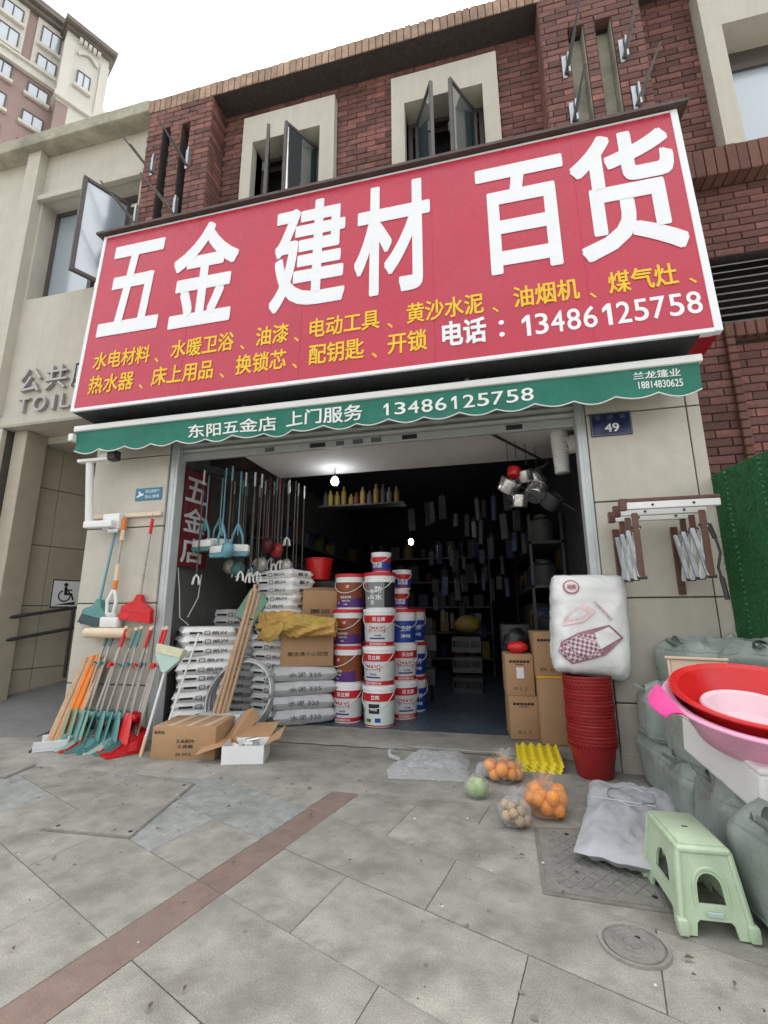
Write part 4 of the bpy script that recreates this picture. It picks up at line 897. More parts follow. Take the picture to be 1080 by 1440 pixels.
BK['brown'] = (br, [('label', band(.02,.285,'label_brown')), ('label', diag_band(.02,.285,.075,.13,'label_purple')), ('label', band(.0185,.024,'label_purple',ex=.0024)),
    ('label', band(.215,.265,'label_red',ex=.0026,a0=-.0,a1=.30)), ('lettering', btext('立邦','white_print',.004,.042,.224,.256,.02,ex=.0045)), ('lettering', btext('超级易洗漆','white_print',-.065,.065,.115,.140,.012,ex=.0045)), ('lettering', btext('耐擦洗 净味','white_print',-.045,.055,.080,.098,.012,ex=.0045)), ('lettering', btext('净','white_print',-.115,-.09,.055,.085,.02,ex=.0045)), ('lettering', btext('18L','white_print',-.02,.03,.045,.06,.01,ex=.0045))])
BK['grey'] = (br, [('label', band(.015,.275,'label_grey')), ('label', band(.016,.274,'ink',ex=.0022,a0=.75,a1=2.2)), ('label', band(.225,.262,'label_red',ex=.0024,a0=-.62,a1=-.38)),
    ('lettering', btext('防','white_print',.02,.10,.165,.235,.02)), ('lettering', btext('水','white_print',.02,.10,.09,.155,.02)), ('lettering', btext('墙','white_print',-.045,.01,.155,.20,.015)), ('lettering', btext('面','white_print',-.045,.01,.10,.145,.015)), ('lettering', btext('漆','white_print',-.045,.01,.045,.09,.015)), ('lettering', btext('●','white_print',-.085,-.06,.10,.125,.0))])
BK['scene'] = (bw, [('label', band(.02,.315,'label_scene')), ('label', band(.238,.3155,'label_red',ex=.0022)), ('label', band(.008,.018,'label_red',ex=.0022)), ('label', band(.125,.215,'ink',ex=.0022,a0=-.30,a1=.42)),
    ('lettering', btext('立邦','white_print',-.02,.07,.255,.298,.03)), ('lettering', btext('净味漆','white_print',-.03,.045,.15,.18,.02,ex=.004)), ('label', band(.03,.17,'green_plastic',ex=.0022,a0=-.88,a1=-.70)), ('label', band(.045,.075,'goods_yellow',ex=.0022,a0=-.5,a1=-.15)), ('label', band(.045,.085,'label_blue',ex=.0022,a0=.12,a1=.5))])
BK['blue'] = (br, [('label', band(.02,.25,'label_blue')), ('label', band(.25,.285,'label_white',ex=.002)), ('lettering', btext('立邦','white_print',-.06,.06,.14,.20,.02)), ('lettering', btext('净味','white_print',-.06,.06,.07,.11,.02))])
bs_ = bucket_parts('bucket_white', .108, .215); 
BK['small'] = (bs_, [('label', band(.012,.165,'label_blue',.108,.215)), ('label', band(.11,.166,'label_red',.108,.215,.002)), ('label', band(.012,.03,'label_red',.108,.215,.002)), ('lettering', btext('白乳胶','white_print',-.06,.06,.05,.11,.03,.108,.215))])
def bucket(kind, x, y, z, rz, label):
    t_ = thing('paint_bucket', label, 'bucket', (x,y,z), (0,0,rz), 'paint buckets'); (bd, ld, hd), labs = BK[kind]
    b = ob('body', bd, t_); ob('lid', ld, t_); ob('handle', hd, t_)
    for nm, me in labs: ob(nm, me, b)
FC = math.atan2(1.3, 4.8)   # labels roughly towards the street
F1 = 'in the front left bucket column'; F2 = 'in the front right bucket column'
for i, (k, rz, lb) in enumerate((('max',.05,'lowest bucket '+F1+', red and white label with MAX'),('brown',-.35,'third bucket from the top '+F1+', brown and purple label'),('brown',.05,'second bucket from the top '+F1+', brown and purple label'),('brown',.10,'top bucket '+F1+', brown and purple label with red lid'))):
    bucket(k, -1.565 + (0,.0,-.005,.02)[i], 4.93, .038 + i*HB_, -FC + rz + .1, lb)
for i, (k, rz, lb) in enumerate((('scene',.1,'lowest bucket '+F2+', white label with a dark screen picture'),('max',.05,'bucket second from the bottom '+F2+', red and white MAX label'),('max',.35,'bucket third from the bottom '+F2+', red and white MAX label'),('grey',.05,'large red lidded bucket with grey label '+F2))):
    bucket(k, -1.20 + .004*i, 4.83, .038 + i*HB_, -FC + rz, lb)
bucket('small', -1.17, 4.83, .038+4*HB_, -FC, 'small blue and red glue bucket on top of the front right bucket column')
for i, k in enumerate(('max','max','blue')): bucket(k, -1.03, 5.20, .04+i*HB_, .5, ['lowest','middle','top red lidded'][i] + ' bucket of the column half hidden behind the grey labelled bucket')
for i in range(2): bucket('small', -1.045 + .03*i, 5.18, .04+3*HB_+i*.215, .3, ['lower','upper'][i] + ' small bucket on the half hidden bucket column')
for i in range(3): bucket('blue', -.985, 5.58, .04+i*HB_*1.0, .6, ['lowest','middle','top'][i] + ' red lidded blue bucket in the rearmost bucket column')
bucket('blue', -1.62, 5.30, .04+3*HB_, .2, 'blue and white bucket peeking out behind the front left bucket column')
for i in range(3): bucket('blue', -1.62, 5.30, .04+i*HB_, .2, ['lowest','second','third'][i]+' hidden bucket of the column behind the front left bucket column')

# ================================================================ BROOMS, DUSTPANS AND POLES AT THE LEFT PILLAR
rl = thing('hanging_rail', 'pale rail screwed to the left tiled pillar with brooms hanging from it', 'rail', (-4.05,3.9,2.10))
q = MB(); q.rbox(0,.84,-.035,0,0,.045,.005,1); q.build('bar', 'cream_plastic', rl); q = MB()
for x in (.26,.36,.44,.78): q.tube([(x,-.03,.005),(x,-.06,-.02),(x,-.075,.01)], .005, 6)
q.build('hook', 'steel', rl)
def broom(name, label, top, bot, hm, headm, brm, grip=None, hw=.20, fh=.10, rot=0., cat='broom'):
    """long-handled broom: top = handle end, bot = where the head starts; head spreads away from the handle"""
    t_ = thing(name, label, cat, bot); a = Vector(top) - Vector(bot); d = a.normalized()
    q = MB(); q.tube([(0,0,0), tuple(a)], .012, 8); q.build('handle', hm, t_, True)
    if grip: q = MB(); q.tube([tuple(a - d*.14), tuple(a + d*.01)], .016, 10); q.build('grip', grip, t_, True)
    q = MB(); M = Matrix.Rotation(rot, 4, 'Y')
    n = 12
    def hf(u, v): x = (2*u-1)*(.025 + (hw-.025)*min(1, v*1.5)**.7); return x
    top_ = [(-.02,.03),(.02,.03)]; 
    pts = [(-.022,.04),(.022,.04),(.05,-.03),(hw*.8,-.07),(hw,-.09),(hw,-.13),(-hw,-.13),(-hw,-.09),(-hw*.8,-.07),(-.05,-.03)]
    q.prism(list(reversed(pts)), -.025, .025, M); q.build('head', headm, t_, False)
    q = MB(); nb = 22
    for i in range(nb):
        for yy in (-.016,.0,.016):
            x = -hw + .01 + (2*hw-.02)*i/(nb-1); x2 = x*1.09 + random.uniform(-.005,.005); l_ = fh + random.uniform(-.006,.006)
            q.add([(x-.009,yy-.006,-.128),(x+.009,yy-.006,-.128),(x+.009,yy+.007,-.128),(x-.009,yy+.007,-.128),(x2-.009,yy*1.5-.006,-.13-l_),(x2+.009,yy*1.5-.006,-.13-l_),(x2+.009,yy*1.5+.007,-.13-l_),(x2-.009,yy*1.5+.007,-.13-l_)], [(0,1,5,4),(1,2,6,5),(2,3,7,6),(3,0,4,7),(7,6,5,4)], M)
    q.build('bristles', brm, t_); return t_
broom('broom', 'blue handled broom with dark bristles hanging on the left pillar', (-3.68,3.83,2.06), (-3.79,3.84,1.24), 'blue_plastic', 'teal_plastic', 'bristle_dark', 'blue_plastic', .15, .09, R(12))
broom('broom', 'red broom with red bristles hanging at the right edge of the left pillar', (-3.27,3.83,2.05), (-3.33,3.84,1.28), 'grey_pole', 'red_plastic', 'bristle_red', 'red_plastic', .17, .08, R(7))
mp = thing('sponge_mop', 'sponge mop with white squeeze lever and cream roller hanging between the two brooms', 'mop', (-3.62,3.83,1.06))
q = MB(); q.tube([(.02,0,1.0),(-.01,0,.3)], .013, 8); q.build('handle', 'grey_pole', mp, True)
for z0, z1, m in ((.90,1.02,'orange_plastic'),(.80,.90,'cream_plastic'),(.40,.56,'cream_plastic'),(.31,.40,'orange_plastic')): q = MB(); q.tube([(.02-.03*(1-z0),0,z0),(.02-.03*(1-z1),0,z1)], .021, 10); q.build('sleeve', m, mp, True)
q = MB(); q.tube([(-.01,0,.32),(-.05,-.02,.2),(-.04,-.02,.08),(.03,-.02,.07),(.05,-.02,.2),(-.005,0,.32)], .016, 8); q.build('lever', 'white_plastic', mp, True)
q = MB(); q.rbox(-.10,.10,-.04,.04,-.05,.05,.015,2); q.rbox(-.05,.05,-.03,.03,.05,.09,.01,1); q.build('clamp', 'white_plastic', mp, True)
q = MB(); q.tube([(-.25,-.02,-.10),(.25,-.02,-.10)], .05, 14); q.build('sponge', 'cream_plastic', mp, True)
# long-handled dustpan and broom sets
def pan_set_meshes(pm, bm_, gm):
    out = []
    h = MB(); h.tube([(0,.0,.10),(0,.16,.98)], .011, 8); out.append(('handle', h.mesh('handle', 'grey_pole', True)))
    h = MB(); h.tube([(0,.133,.83),(0,.163,.99)], .015, 8); out.append(('grip', h.mesh('grip', gm, True)))
    h = MB(); h.lathe([(0,0),(.018,.004),(.018,.028),(0,.034)], 10, Matrix.Translation((0,.164,.985))); out.append(('end_cap', h.mesh('end_cap', 'cream_plastic', True)))
    h = MB(); h.rbox(-.02,.055,.085,.12,.66,.70,.008,1); h.tube([(.05,.09,.68),(.075,.06,.70),(.07,.05,.66)], .010, 6); out.append(('clip', h.mesh('clip', gm, True)))
    h = MB(); h.tube([(.05,.0,.12),(.05,.12,.80)], .010, 8); out.append(('broom_handle', h.mesh('broom_handle', 'grey_pole', True)))
    # pan: sloping floor, two cheeks, ribbed lip and a tall back cowl
    h = MB(); w_ = .125
    h.add([(-w_,-.24,.004),(w_,-.24,.004),(w_*.9,.05,.03),(-w_*.9,.05,.03),(-w_,-.24,.0),(w_,-.24,.0),(w_*.9,.05,.0),(-w_*.9,.05,.0)], [(0,1,2,3),(7,6,5,4),(0,4,5,1),(1,5,6,2),(2,6,7,3),(3,7,4,0)])
    for s_ in (-1,1): h.add([(s_*w_,-.23,.004),(s_*w_*.9,.05,.03),(s_*w_*.85,.06,.16),(s_*w_*.97,-.10,.09),(s_*(w_-.006),-.23,.004),(s_*(w_*.9-.006),.05,.03),(s_*(w_*.85-.006),.06,.16),(s_*(w_*.97-.006),-.10,.09)], [(0,1,2,3),(7,6,5,4),(0,3,7,4),(3,2,6,7),(2,1,5,6)])
    h.add([(-w_*.9,.05,.03),(w_*.9,.05,.03),(w_*.85,.06,.17),(-w_*.85,.06,.17),(-w_*.9,.056,.03),(w_*.9,.056,.03),(w_*.85,.066,.17),(-w_*.85,.066,.17)], [(0,1,2,3),(7,6,5,4),(3,2,6,7)])
    for i in range(9): x = -w_+.02+i*(2*w_-.04)/8; h.box(x-.004,x+.004,-.238,-.16,.004,.012)
    out.append(('pan', h.mesh('pan', pm)))
    h = MB(); h.grid(lambda u, v: ((2*u-1)*(.03+.11*v**.6), .0-.0*v+.02*math.sin(math.pi*u)*(1-v), .30-.18*v - .06*(2*u-1)**2*v), 9, 5); h.grid(lambda u, v: ((1-2*u)*(.03+.11*v**.6), -.055-.05*v-.01*math.sin(math.pi*u), .30-.19*v-.06*(2*u-1)**2*v), 9, 5); h.box(-.022,.022,-.06,.004,.23,.28)
    out.append(('broom_head', h.mesh('broom_head', bm_, 'all')))
    h = MB()
    for i in range(14):
        x = -.11+.22*i/13
        h.add([(x-.010,-.07,.14-.05*(x/.12)**2),(x+.010,-.07,.14-.05*(x/.12)**2),(x+.009,-.02,.14-.05*(x/.12)**2),(x-.009,-.02,.14-.05*(x/.12)**2),(x*1.15-.009,-.10,.03),(x*1.15+.009,-.10,.03),(x*1.15+.009,-.02,.03),(x*1.15-.009,-.02,.03)], [(0,1,5,4),(1,2,6,5),(2,3,7,6),(3,0,4,7),(7,6,5,4)])
    out.append(('bristles', h.mesh('bristles', {'red_plastic':'bristle_red'}.get(bm_, bm_))))
    return out
PS = {'green': pan_set_meshes('pale_green','green_plastic','teal_plastic'), 'teal': pan_set_meshes('teal_plastic','teal_plastic','teal_plastic'), 'mint': pan_set_meshes('pale_green','teal_plastic','red_plastic'), 'red': pan_set_meshes('red_plastic','red_plastic','red_plastic'), 'pinky': pan_set_meshes('label_red','green_plastic','red_plastic')}
seqs = ['green','green','mint','pinky','teal','teal','mint','teal','red','red']
for i, k in enumerate(seqs):
    t_ = thing('dustpan_and_broom_set', ['first','second','third','fourth','fifth','sixth','seventh','eighth','ninth','tenth'][i] + ' long handled dustpan set from the left in the row, ' + {'green':'green broom','mint':'teal broom, pale pan','pinky':'green broom, red pan','teal':'teal','red':'red'}[k], 'dustpan', (-3.76 + .080*i + random.uniform(-.012,.012), 3.71 - .006*i + random.uniform(-.03,.02), .006 + .004*(i % 2)), (R(random.uniform(-3,2)),R(random.uniform(-3,3)),R(-38 + random.uniform(-12,12))), 'dustpan and broom sets')
    for nm, me in PS[k]: ob(nm, me, t_)
wpn = thing('metal_dustpan', 'white metal dustpan with toothed edge lying at the left end of the dustpan row', 'dustpan', (-3.74,3.60,.008), (0,0,R(-55)))
q = MB(); q.rbox(-.14,.14,-.20,.06,0,.02,.004,1); q.rbox(-.14,-.125,-.2,.06,.02,.08,.004,1); q.rbox(.125,.14,-.2,.06,.02,.08,.004,1); q.rbox(-.14,.14,.045,.06,.02,.10,.004,1); q.build('pan', 'label_light', wpn)
for i in range(9): q = MB(); q.box(-.13+i*.03,-.118+i*.03,-.225,-.2,.002,.014); q.build('tooth', 'dark_metal', wpn)
# loose broom handles at the pillar corner
for i, (dx, m, h) in enumerate(((0,'wood',.70),(.045,'wood',.72),(.09,'wood',.73),(.135,'orange_plastic',.74),(.17,'orange_plastic',.73),(.205,'orange_plastic',.75),(.245,'orange_plastic',.72),(.285,'wood',.71))):
    q = MB(); n_ = ['leftmost bare wooden','second bare wooden','third bare wooden','first orange','second orange','third orange','rightmost orange','bare wooden right of the orange'][i]
    q.tube([(0,0,0),(.02,.27,h)], .019, 10); tag(q.build('wooden_stick' if m == 'wood' else 'orange_stick', m, None, True, loc=(-3.93+dx*.85,3.60-.012*(i % 2),.006)), n_ + ' broom handle leaning on the left pillar corner', 'handle', 'loose broom handles')
# pale green broom standing on its handle, and two white poles
ub = thing('upturned_broom', 'pale green broom standing head up beside the cardboard box', 'broom', (-2.87,3.50,.006), (R(-6),R(9),R(-6)))
q = MB(); q.tube([(0,0,0),(0,0,.72)], .011, 8); q.build('handle', 'white_plastic', ub, True)
q = MB(); q.prism([(-.02,.66),(.02,.66),(.13,.78),(.135,.80),(-.135,.80),(-.13,.78)], -.02, .02); q.build('head', 'pale_green', ub)
q = MB(); q.prism([(-.133,.801),(.133,.801),(.15,.87),(-.15,.87)], -.025, .025); q.build('bristles', 'bristle', ub)
q = MB(); q.tube([(0,0,0),(0,0,.16)], .014, 8); q.build('grip', 'cream_plastic', ub, True)
q = MB(); q.tube([(0,0,0),(.09,.30,.95)], .010, 8); tag(q.build('white_pole', 'white_plastic', None, True, loc=(-2.80,3.62,.006)), 'thin white pole leaning beside the upturned pale green broom', 'pole')

# ================================================================ INSIDE THE SHOP, LEFT SIDE
rs = thing('hanging_red_sign', 'narrow dark red vertical sign with white characters just inside the left shutter rail', 'sign', (-3.17,4.08,1.62), (0,0,R(84)))
q = MB(); q.rbox(0,.46,-.01,.02,0,1.05,.004,1); q.build('panel', 'maroon', rs)
for i, ch in enumerate('五金店'): lettering(ch, 'label_light', rs, .06, .40, .70-.33*i, .97-.33*i, -.0125, .02)
cord = MB(); cord.tube([(-3.15,4.12,1.6),(-3.13,4.15,1.35),(-3.14,4.2,1.1),(-3.1,4.3,1.02)], .005, 5); cord.tube([(-3.10,4.45,1.55),(-3.1,4.42,1.3),(-3.12,4.3,1.1)], .005, 5)
tag(cord.build('cable', 'white_plastic', None, True), 'thin pale cable hanging down the inner left wall below the red sign', 'cable')
hm_ = thing('ceiling_hook_bar', 'dark steel bar under the ceiling carrying the hanging mops', 'rail', (-2.9,4.25,2.68))
q = MB(); q.tube([(-.25,0,0),(.35,1.0,.0)], .012, 6); q.tube([(.0,-.1,0),(.5,.9,.0)], .012, 6); q.build('bar', 'dark_metal', hm_)
def mop(x, y, z, ln, headm, kind, label, rz):
    t_ = thing('hanging_mop', label, 'mop', (x,y,z), (0,0,rz), 'mops hanging inside the shop')
    q = MB(); q.tube([(0,0,0),(.0,0,-ln)], .007, 7); q.build('handle', 'rust_bar' if kind else 'blue_plastic', t_, True)
    q = MB(); q.tube([(0,0,.0),(0,0,-.16)], .010, 8); q.build('grip', headm, t_, True)
    if kind == 0:     # flat mop with lever and pad
        q = MB(); q.tube([(0,0,-ln+.12),(-.05,0,-ln),(-.06,0,-ln-.10),(.06,0,-ln-.10),(.05,0,-ln),(0,0,-ln+.12)], .014, 7); q.build('frame', headm, t_, True)
        q = MB(); q.rbox(-.13,.13,-.05,.05,-ln-.18,-ln-.10,.02,2); q.build('pad', 'white_plastic', t_, True)
        q = MB(); q.prism([(-.135,-ln-.18),(.135,-ln-.18),(.11,-ln-.22),(-.11,-ln-.22)][::-1], -.045, .045); q.build('sole', headm, t_)
    elif kind == 1:   # clamp with claws
        q = MB()
        for k in range(4): a = k*1.57+.4; q.tube([(0,0,-ln+.03),(.03*math.cos(a),.03*math.sin(a),-ln),(.045*math.cos(a),.045*math.sin(a),-ln-.07)], .009, 6)
        q.build('claw', 'white_plastic', t_, True)
    else:
        q = MB(); q.grid(lump((0,0,-ln-.07), .075, random.random()*9, 1, .8, 1.1, .2), 14, 9, wrapu=True); q.build('head', headm, t_, 'all')
NTH = ['first','second','third','fourth','fifth','sixth','seventh','eighth','ninth','tenth','eleventh','twelfth','thirteenth','fourteenth','fifteenth','sixteenth','seventeenth','eighteenth','nineteenth','twentieth'] + ['twenty-' + a for a in ('first','second','third','fourth','fifth','sixth','seventh','eighth','ninth')] + ['thirtieth']
ml = [(-2.98,4.28,2.62,.62,'teal_plastic',0),(-2.86,4.36,2.60,.58,'teal_plastic',0),(-2.72,4.20,2.66,.74,'blue_plastic',0),(-2.60,4.30,2.64,.70,'blue_plastic',0),(-2.62,4.16,2.66,.82,'blue_plastic',2),
      (-3.0,4.22,2.66,1.16,'white_plastic',1),(-2.60,4.40,2.66,1.12,'white_plastic',1),(-2.50,4.42,2.66,1.14,'white_plastic',1),(-2.46,4.50,2.66,1.12,'white_plastic',1),(-2.42,4.62,2.66,.72,'goods_red',2),(-2.35,4.72,2.66,.76,'dark_red_plastic',2),(-2.30,4.85,2.66,.70,'white_plastic',1),(-2.22,4.95,2.66,1.1,'grey_pole',1),(-2.20,5.08,2.66,1.12,'grey_pole',1),(-2.52,4.70,2.64,.9,'grey_pole',2),(-2.75,4.6,2.64,.95,'teal_plastic',2)]
ml += [(-2.95+.055*i, 4.75+.05*(i % 5), 2.68, .95+.12*((i*7) % 4)/3, ['grey_pole','goods_dark','teal_plastic','goods_dark'][i % 4], 1 if i % 3 else 2) for i in range(14)]
kn = {0: 'flat mop with a white pad', 1: 'bare mop pole with white claw end', 2: 'mop with a rounded head'}
for i, (x, y, z, ln, m, k) in enumerate(ml):
    mop(x, y, z, ln, m, k, NTH[sorted(range(len(ml)), key=lambda j: ml[j][0]/ml[j][1]).index(i)] + ' hanging mop from the left inside the shop, ' + kn[k], random.uniform(-.6,.6))
# shelves with goods, deep inside
def shelf(name, label, x0, x1, y0, y1, zs, m='goods_pale'):
    t_ = thing(name, label, 'shelf', (x0,y0,0))
    for z in zs: q = MB(); q.box(0,x1-x0,0,y1-y0,z,z+.03); q.build('board', m, t_)
    for px in (0,x1-x0-.03):
        for py in (0,y1-y0-.03): q = MB(); q.box(px,px+.03,py,py+.03,0,max(zs)+.35); q.build('post', 'dark_metal', t_)
shelf('wall_shelf', 'long dim wall shelf behind the sack stacks on the left', -3.18,-2.72,5.5,10.0,(.5,1.0,1.55,2.1)); shelf('rear_shelf', 'dark goods shelf across the back of the shop', -2.3,-.05,8.6,9.0,(.3,.75,1.2,1.65,2.1)); shelf('rack_shelf', 'dark shelf along the right wall of the shop', .42,.80,5.5,9.5,(.4,.9,1.4,1.9))
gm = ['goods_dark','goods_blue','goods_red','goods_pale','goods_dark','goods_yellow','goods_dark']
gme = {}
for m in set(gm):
    for s_ in range(2):
        q = MB(); q.rbox(-.5,.5,-.5,.5,0,1,.03,1) if s_ else q.lathe([(0,0),(.48,0),(.5,.05),(.5,.8),(.3,.9),(.3,1),(0,1)], 14); gme[m, s_] = q.mesh('goods', m, True)
GL = {'wall': 'dim packaged goods on the long wall shelf at the left', 'rear': 'dim packaged goods on the shelf across the back of the shop', 'right': 'dim packaged goods on the shelf along the right wall'}
GC = {'goods_dark': 'dark grey', 'goods_blue': 'dark blue', 'goods_red': 'dark red', 'goods_pale': 'pale', 'goods_yellow': 'yellow'}
def goods(where, x, y, z, wd, dp, h):
    m = random.choice(gm); lv = {1.03:'low',1.58:'middle',2.13:'top',.33:'lowest',.78:'second',1.23:'third',1.68:'fourth',.43:'lowest',.93:'second',1.43:'third',1.93:'top'}[z]; o = ob('packaged_goods', gme[m, random.random() < .65], None, (x,y,z), (0,0,random.uniform(-.2,.2))); o.scale = (wd,dp,h); tag(o, GC[m] + ' pack on the ' + lv + ' board of the ' + {'wall':'long wall shelf at the left','rear':'shelf across the back','right':'shelf on the right wall'}[where], 'goods', '%s packs %s %s' % (GC[m], lv, where))
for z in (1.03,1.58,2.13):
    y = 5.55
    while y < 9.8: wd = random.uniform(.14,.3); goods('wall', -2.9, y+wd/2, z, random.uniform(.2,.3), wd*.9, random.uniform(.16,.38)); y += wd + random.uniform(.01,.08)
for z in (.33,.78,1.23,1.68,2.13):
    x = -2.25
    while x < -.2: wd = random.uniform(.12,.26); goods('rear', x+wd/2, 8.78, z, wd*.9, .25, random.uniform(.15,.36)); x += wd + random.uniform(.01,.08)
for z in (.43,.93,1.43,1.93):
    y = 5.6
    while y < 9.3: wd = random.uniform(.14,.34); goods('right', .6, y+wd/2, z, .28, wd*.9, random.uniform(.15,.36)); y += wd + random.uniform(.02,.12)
# hanging blister packs on a pegboard row in the middle depth
pk = 0
for r, (y, z, x0, x1) in enumerate(((6.6,2.05,-.85,.3),(6.6,1.6,-.8,.3),(7.2,1.25,-.9,-.1),(5.9,2.55,-1.0,.4),(5.7,2.2,-.2,.42),(7.6,.95,-.6,.2))):
    x = x0
    while x < x1:
        q = MB(); hh = random.uniform(.18,.34); wd = random.uniform(.05,.11); q.rbox(-wd/2,wd/2,-.02,.02,-hh,0,.012,1); q.tube([(0,0,0),(0,0,.05)], .004, 5)
        tag(q.build('hanging_pack', random.choice(['goods_pale','goods_dark','goods_dark','goods_blue','goods_dark']), None, loc=(x,y+random.uniform(-.25,.25),z+random.uniform(-.16,.12)), rot=(random.uniform(-.05,.05),random.uniform(-.06,.06),random.uniform(-.5,.5))), 'dim tool pack hanging in the ' + ['upper rear','middle rear','lower rear','highest front','second front','lowest rear'][r] + ' row inside the dark shop', 'pack', 'tool packs row %d' % r); x += random.uniform(.09,.17)
# white crates and a yellow carton on the floor at the back
for i in range(3):
    t_ = thing('white_crate', ['lowest','middle','top'][i] + ' of three white lattice crates stacked at the back of the shop', 'crate', (-.42,6.9,.04+.27*i), group='white crates'); q = MB()
    for a in ((-.2,.2,-.14,-.13,0,.07),(-.2,.2,-.14,-.13,.16,.2),(-.2,-.19,-.13,.14,0,.2),(.19,.2,-.13,.14,0,.2),(-.2,.2,.13,.14,0,.2),(-.06,-.04,-.138,-.132,.07,.16),(.04,.06,-.138,-.132,.07,.16),(-.19,.19,-.13,.13,0,.01)): q.box(*a)
    q.build('shell', 'goods_pale', t_)
q = MB(); q.grid(lump((0,0,.12), .15, 4, 1.2, .8, .8, .25, flatz=-.12), 16, 10, wrapu=True); tag(q.build('yellow_pack', 'goods_yellow', None, 'all', loc=(-.40,6.9,.84)), 'yellow bag on top of the white crates at the back', 'bag')
for i in range(5):
    q = MB(); q.rbox(-.19,.19,-.15,.15,0,.2,.01,1); tag(q.build('dark_carton', ['goods_dark','goods_pale','goods_blue','goods_pale','goods_dark'][i], None, loc=(-1.02+.05*(i % 2),6.1,.04+.205*i), rot=(0,0,.1*i)), ['lowest','second','third','fourth','top'][i] + ' dim carton of the stack right of the rear buckets', 'box', 'dim cartons behind the buckets')
rbk = MB(); rbk.lathe([(0,0),(.13,0),(.165,.24),(.175,.245),(.175,.255),(.16,.255),(.125,.01)], 24); tag(rbk.build('red_tub', 'red_plastic', None, True, loc=(-2.05,5.25,1.52)), 'red plastic tub standing high between the sack stack and the buckets', 'tub')
tb = MB(); tb.rbox(-.3,.3,-.25,.25,0,1.46,.01,1); tag(tb.build('dark_cabinet', 'goods_dark', None, loc=(-2.05,5.35,.04)), 'dark cabinet under the red tub behind the sacks', 'cabinet')
# lit bulbs
def bulb(x, y, z, label, e, r=.045):
    t_ = thing('light_bulb', label, 'lamp', (x,y,z)); q = MB(); q.lathe([(0,-r*1.1),(r*.7,-r*.8),(r,0),(r*.8,r*.7),(r*.4,r*1.2),(0,r*1.2)], 16); q.build('globe', 'bulb_lit', t_, True)
    q = MB(); q.lathe([(0,r*1.2),(r*.42,r*1.2),(r*.42,r*2),(0,r*2)], 10); q.tube([(0,0,r*2),(0,0,.16 + (3.3-2.8 if z < 2.5 else 0))], .005, 5); q.build('socket', 'dark_metal', t_)
    ld = bpy.data.lights.new('bulb_light', 'POINT'); ld.energy = e; ld.color = (.92,.97,1); ld.shadow_soft_size = r; lo = bpy.data.objects.new('bulb_light', ld); COL.objects.link(lo); lo.parent = t_; lo.location = (0,0,-r*1.6)
bulb(-1.75,4.92,2.64,'lit bulb under the white ceiling edge near the entrance', .45)
bulb(-1.22,7.0,2.2,'lit bulb farther back in the dark shop', .2, .04)
# small goods hanging round the front bulb
t_ = thing('bottle_rack', 'row of small bottles on a high rack beside the front bulb', 'rack', (-1.75,5.4,2.45)); q = MB(); q.box(-.35,.75,-.1,.1,-.02,0); q.build('board', 'goods_dark', t_)
for i in range(12):
    q = MB(); hgt = random.uniform(.16,.26); q.lathe([(0,0),(.035,0),(.035,hgt*.7),(.015,hgt*.85),(.015,hgt),(0,hgt)], 10, Matrix.Translation((-.3+i*.085,random.uniform(-.04,.04),0))); q.build('bottle', random.choice(['goods_pale','goods_yellow','goods_pale','goods_red']), t_, True)
# ================================================================ INSIDE THE SHOP, RIGHT SIDE
pt = thing('hanging_pot_cluster_bar', 'dark hook bar under the ceiling carrying a cluster of metal pots', 'rail', (.25,4.5,2.78)); q = MB(); q.tube([(-.2,-.3,0),(.45,.5,-.12)], .014, 6); q.build('bar', 'dark_metal', pt)
for x, l_ in ((-.06,.25),(.02,.2),(.12,.25),(.22,.3)): q = MB(); q.tube([(x,-.15+x,-.03),(x,-.15+x,-l_)], .004, 5); q.build('wire', 'dark_metal', pt)
for i, (x, y, z, r, h, rx, ry, m, lb) in enumerate(((.17,4.60,2.30,.11,.13,20,30,'pot','leftmost pot'),(.24,4.45,2.42,.06,.08,-10,10,'red_plastic','small red pot'),(.36,4.55,2.38,.09,.11,15,-15,'pot','upper middle pot'),(.28,4.50,2.12,.075,.11,5,5,'pot','lowest shiny pot'),(.42,4.50,2.22,.10,.12,-30,25,'pot','lower right pot'),(.50,4.62,2.35,.10,.14,10,-40,'pot','rightmost pot'),(.30,4.66,2.25,.12,.12,40,0,'dark_metal','dark pan in the middle'),(.54,4.55,2.12,.09,.14,30,40,'dark_metal','dark pan at the lower right'))):
    t_ = thing('hanging_pot', lb + ' of the pots hanging at upper right inside', 'pot', (x,y,z), (R(rx),R(ry),0), 'hanging pots')
    q = MB(); q.lathe([(0,0),(r*.92,0),(r,h*.1),(r,h),(r*1.06,h*1.01),(r*1.06,h*1.04),(r*.97,h*1.02),(r*.94,h*.1),(0,h*.06)], 24); q.build('pan', m, t_, True)
    q = MB(); q.tube([(r,0,h*.85),(r+.13,0,h*.9)], .010, 6); q.build('handle', 'dark_metal', t_, True)
dk = thing('flexible_duct', 'white corrugated duct elbow hanging inside the right shutter rail', 'duct', (.68,4.38,2.40))
q = MB(); pr = []
for i in range(41): z = .44*i/40; pr.append((.065 + .02*i/40 + .005*math.sin(i*2.2), z))
q.lathe([(0,0)] + pr, 20); q.build('hose', 'white_plastic', dk, 'all')
q = MB(); q.lathe([(.05,-.02),(.085,-.02),(.09,.05),(.05,.06)], 18, Matrix.Translation((.075,-.02,.26)) @ Matrix.Rotation(R(80),4,'Y')); q.build('collar', 'white_plastic', dk, True)
pst = thing('poster', 'dim yellow green poster on the right inner wall', 'poster', (.826,6.2,1.55)); q = MB(); q.box(-.01,-.004,-.25,.25,0,.5); q.build('sheet', 'goods_pale', pst); q = MB(); q.box(-.014,-.0105,-.18,.2,.1,.42); q.build('print', 'goods_yellow', pst)

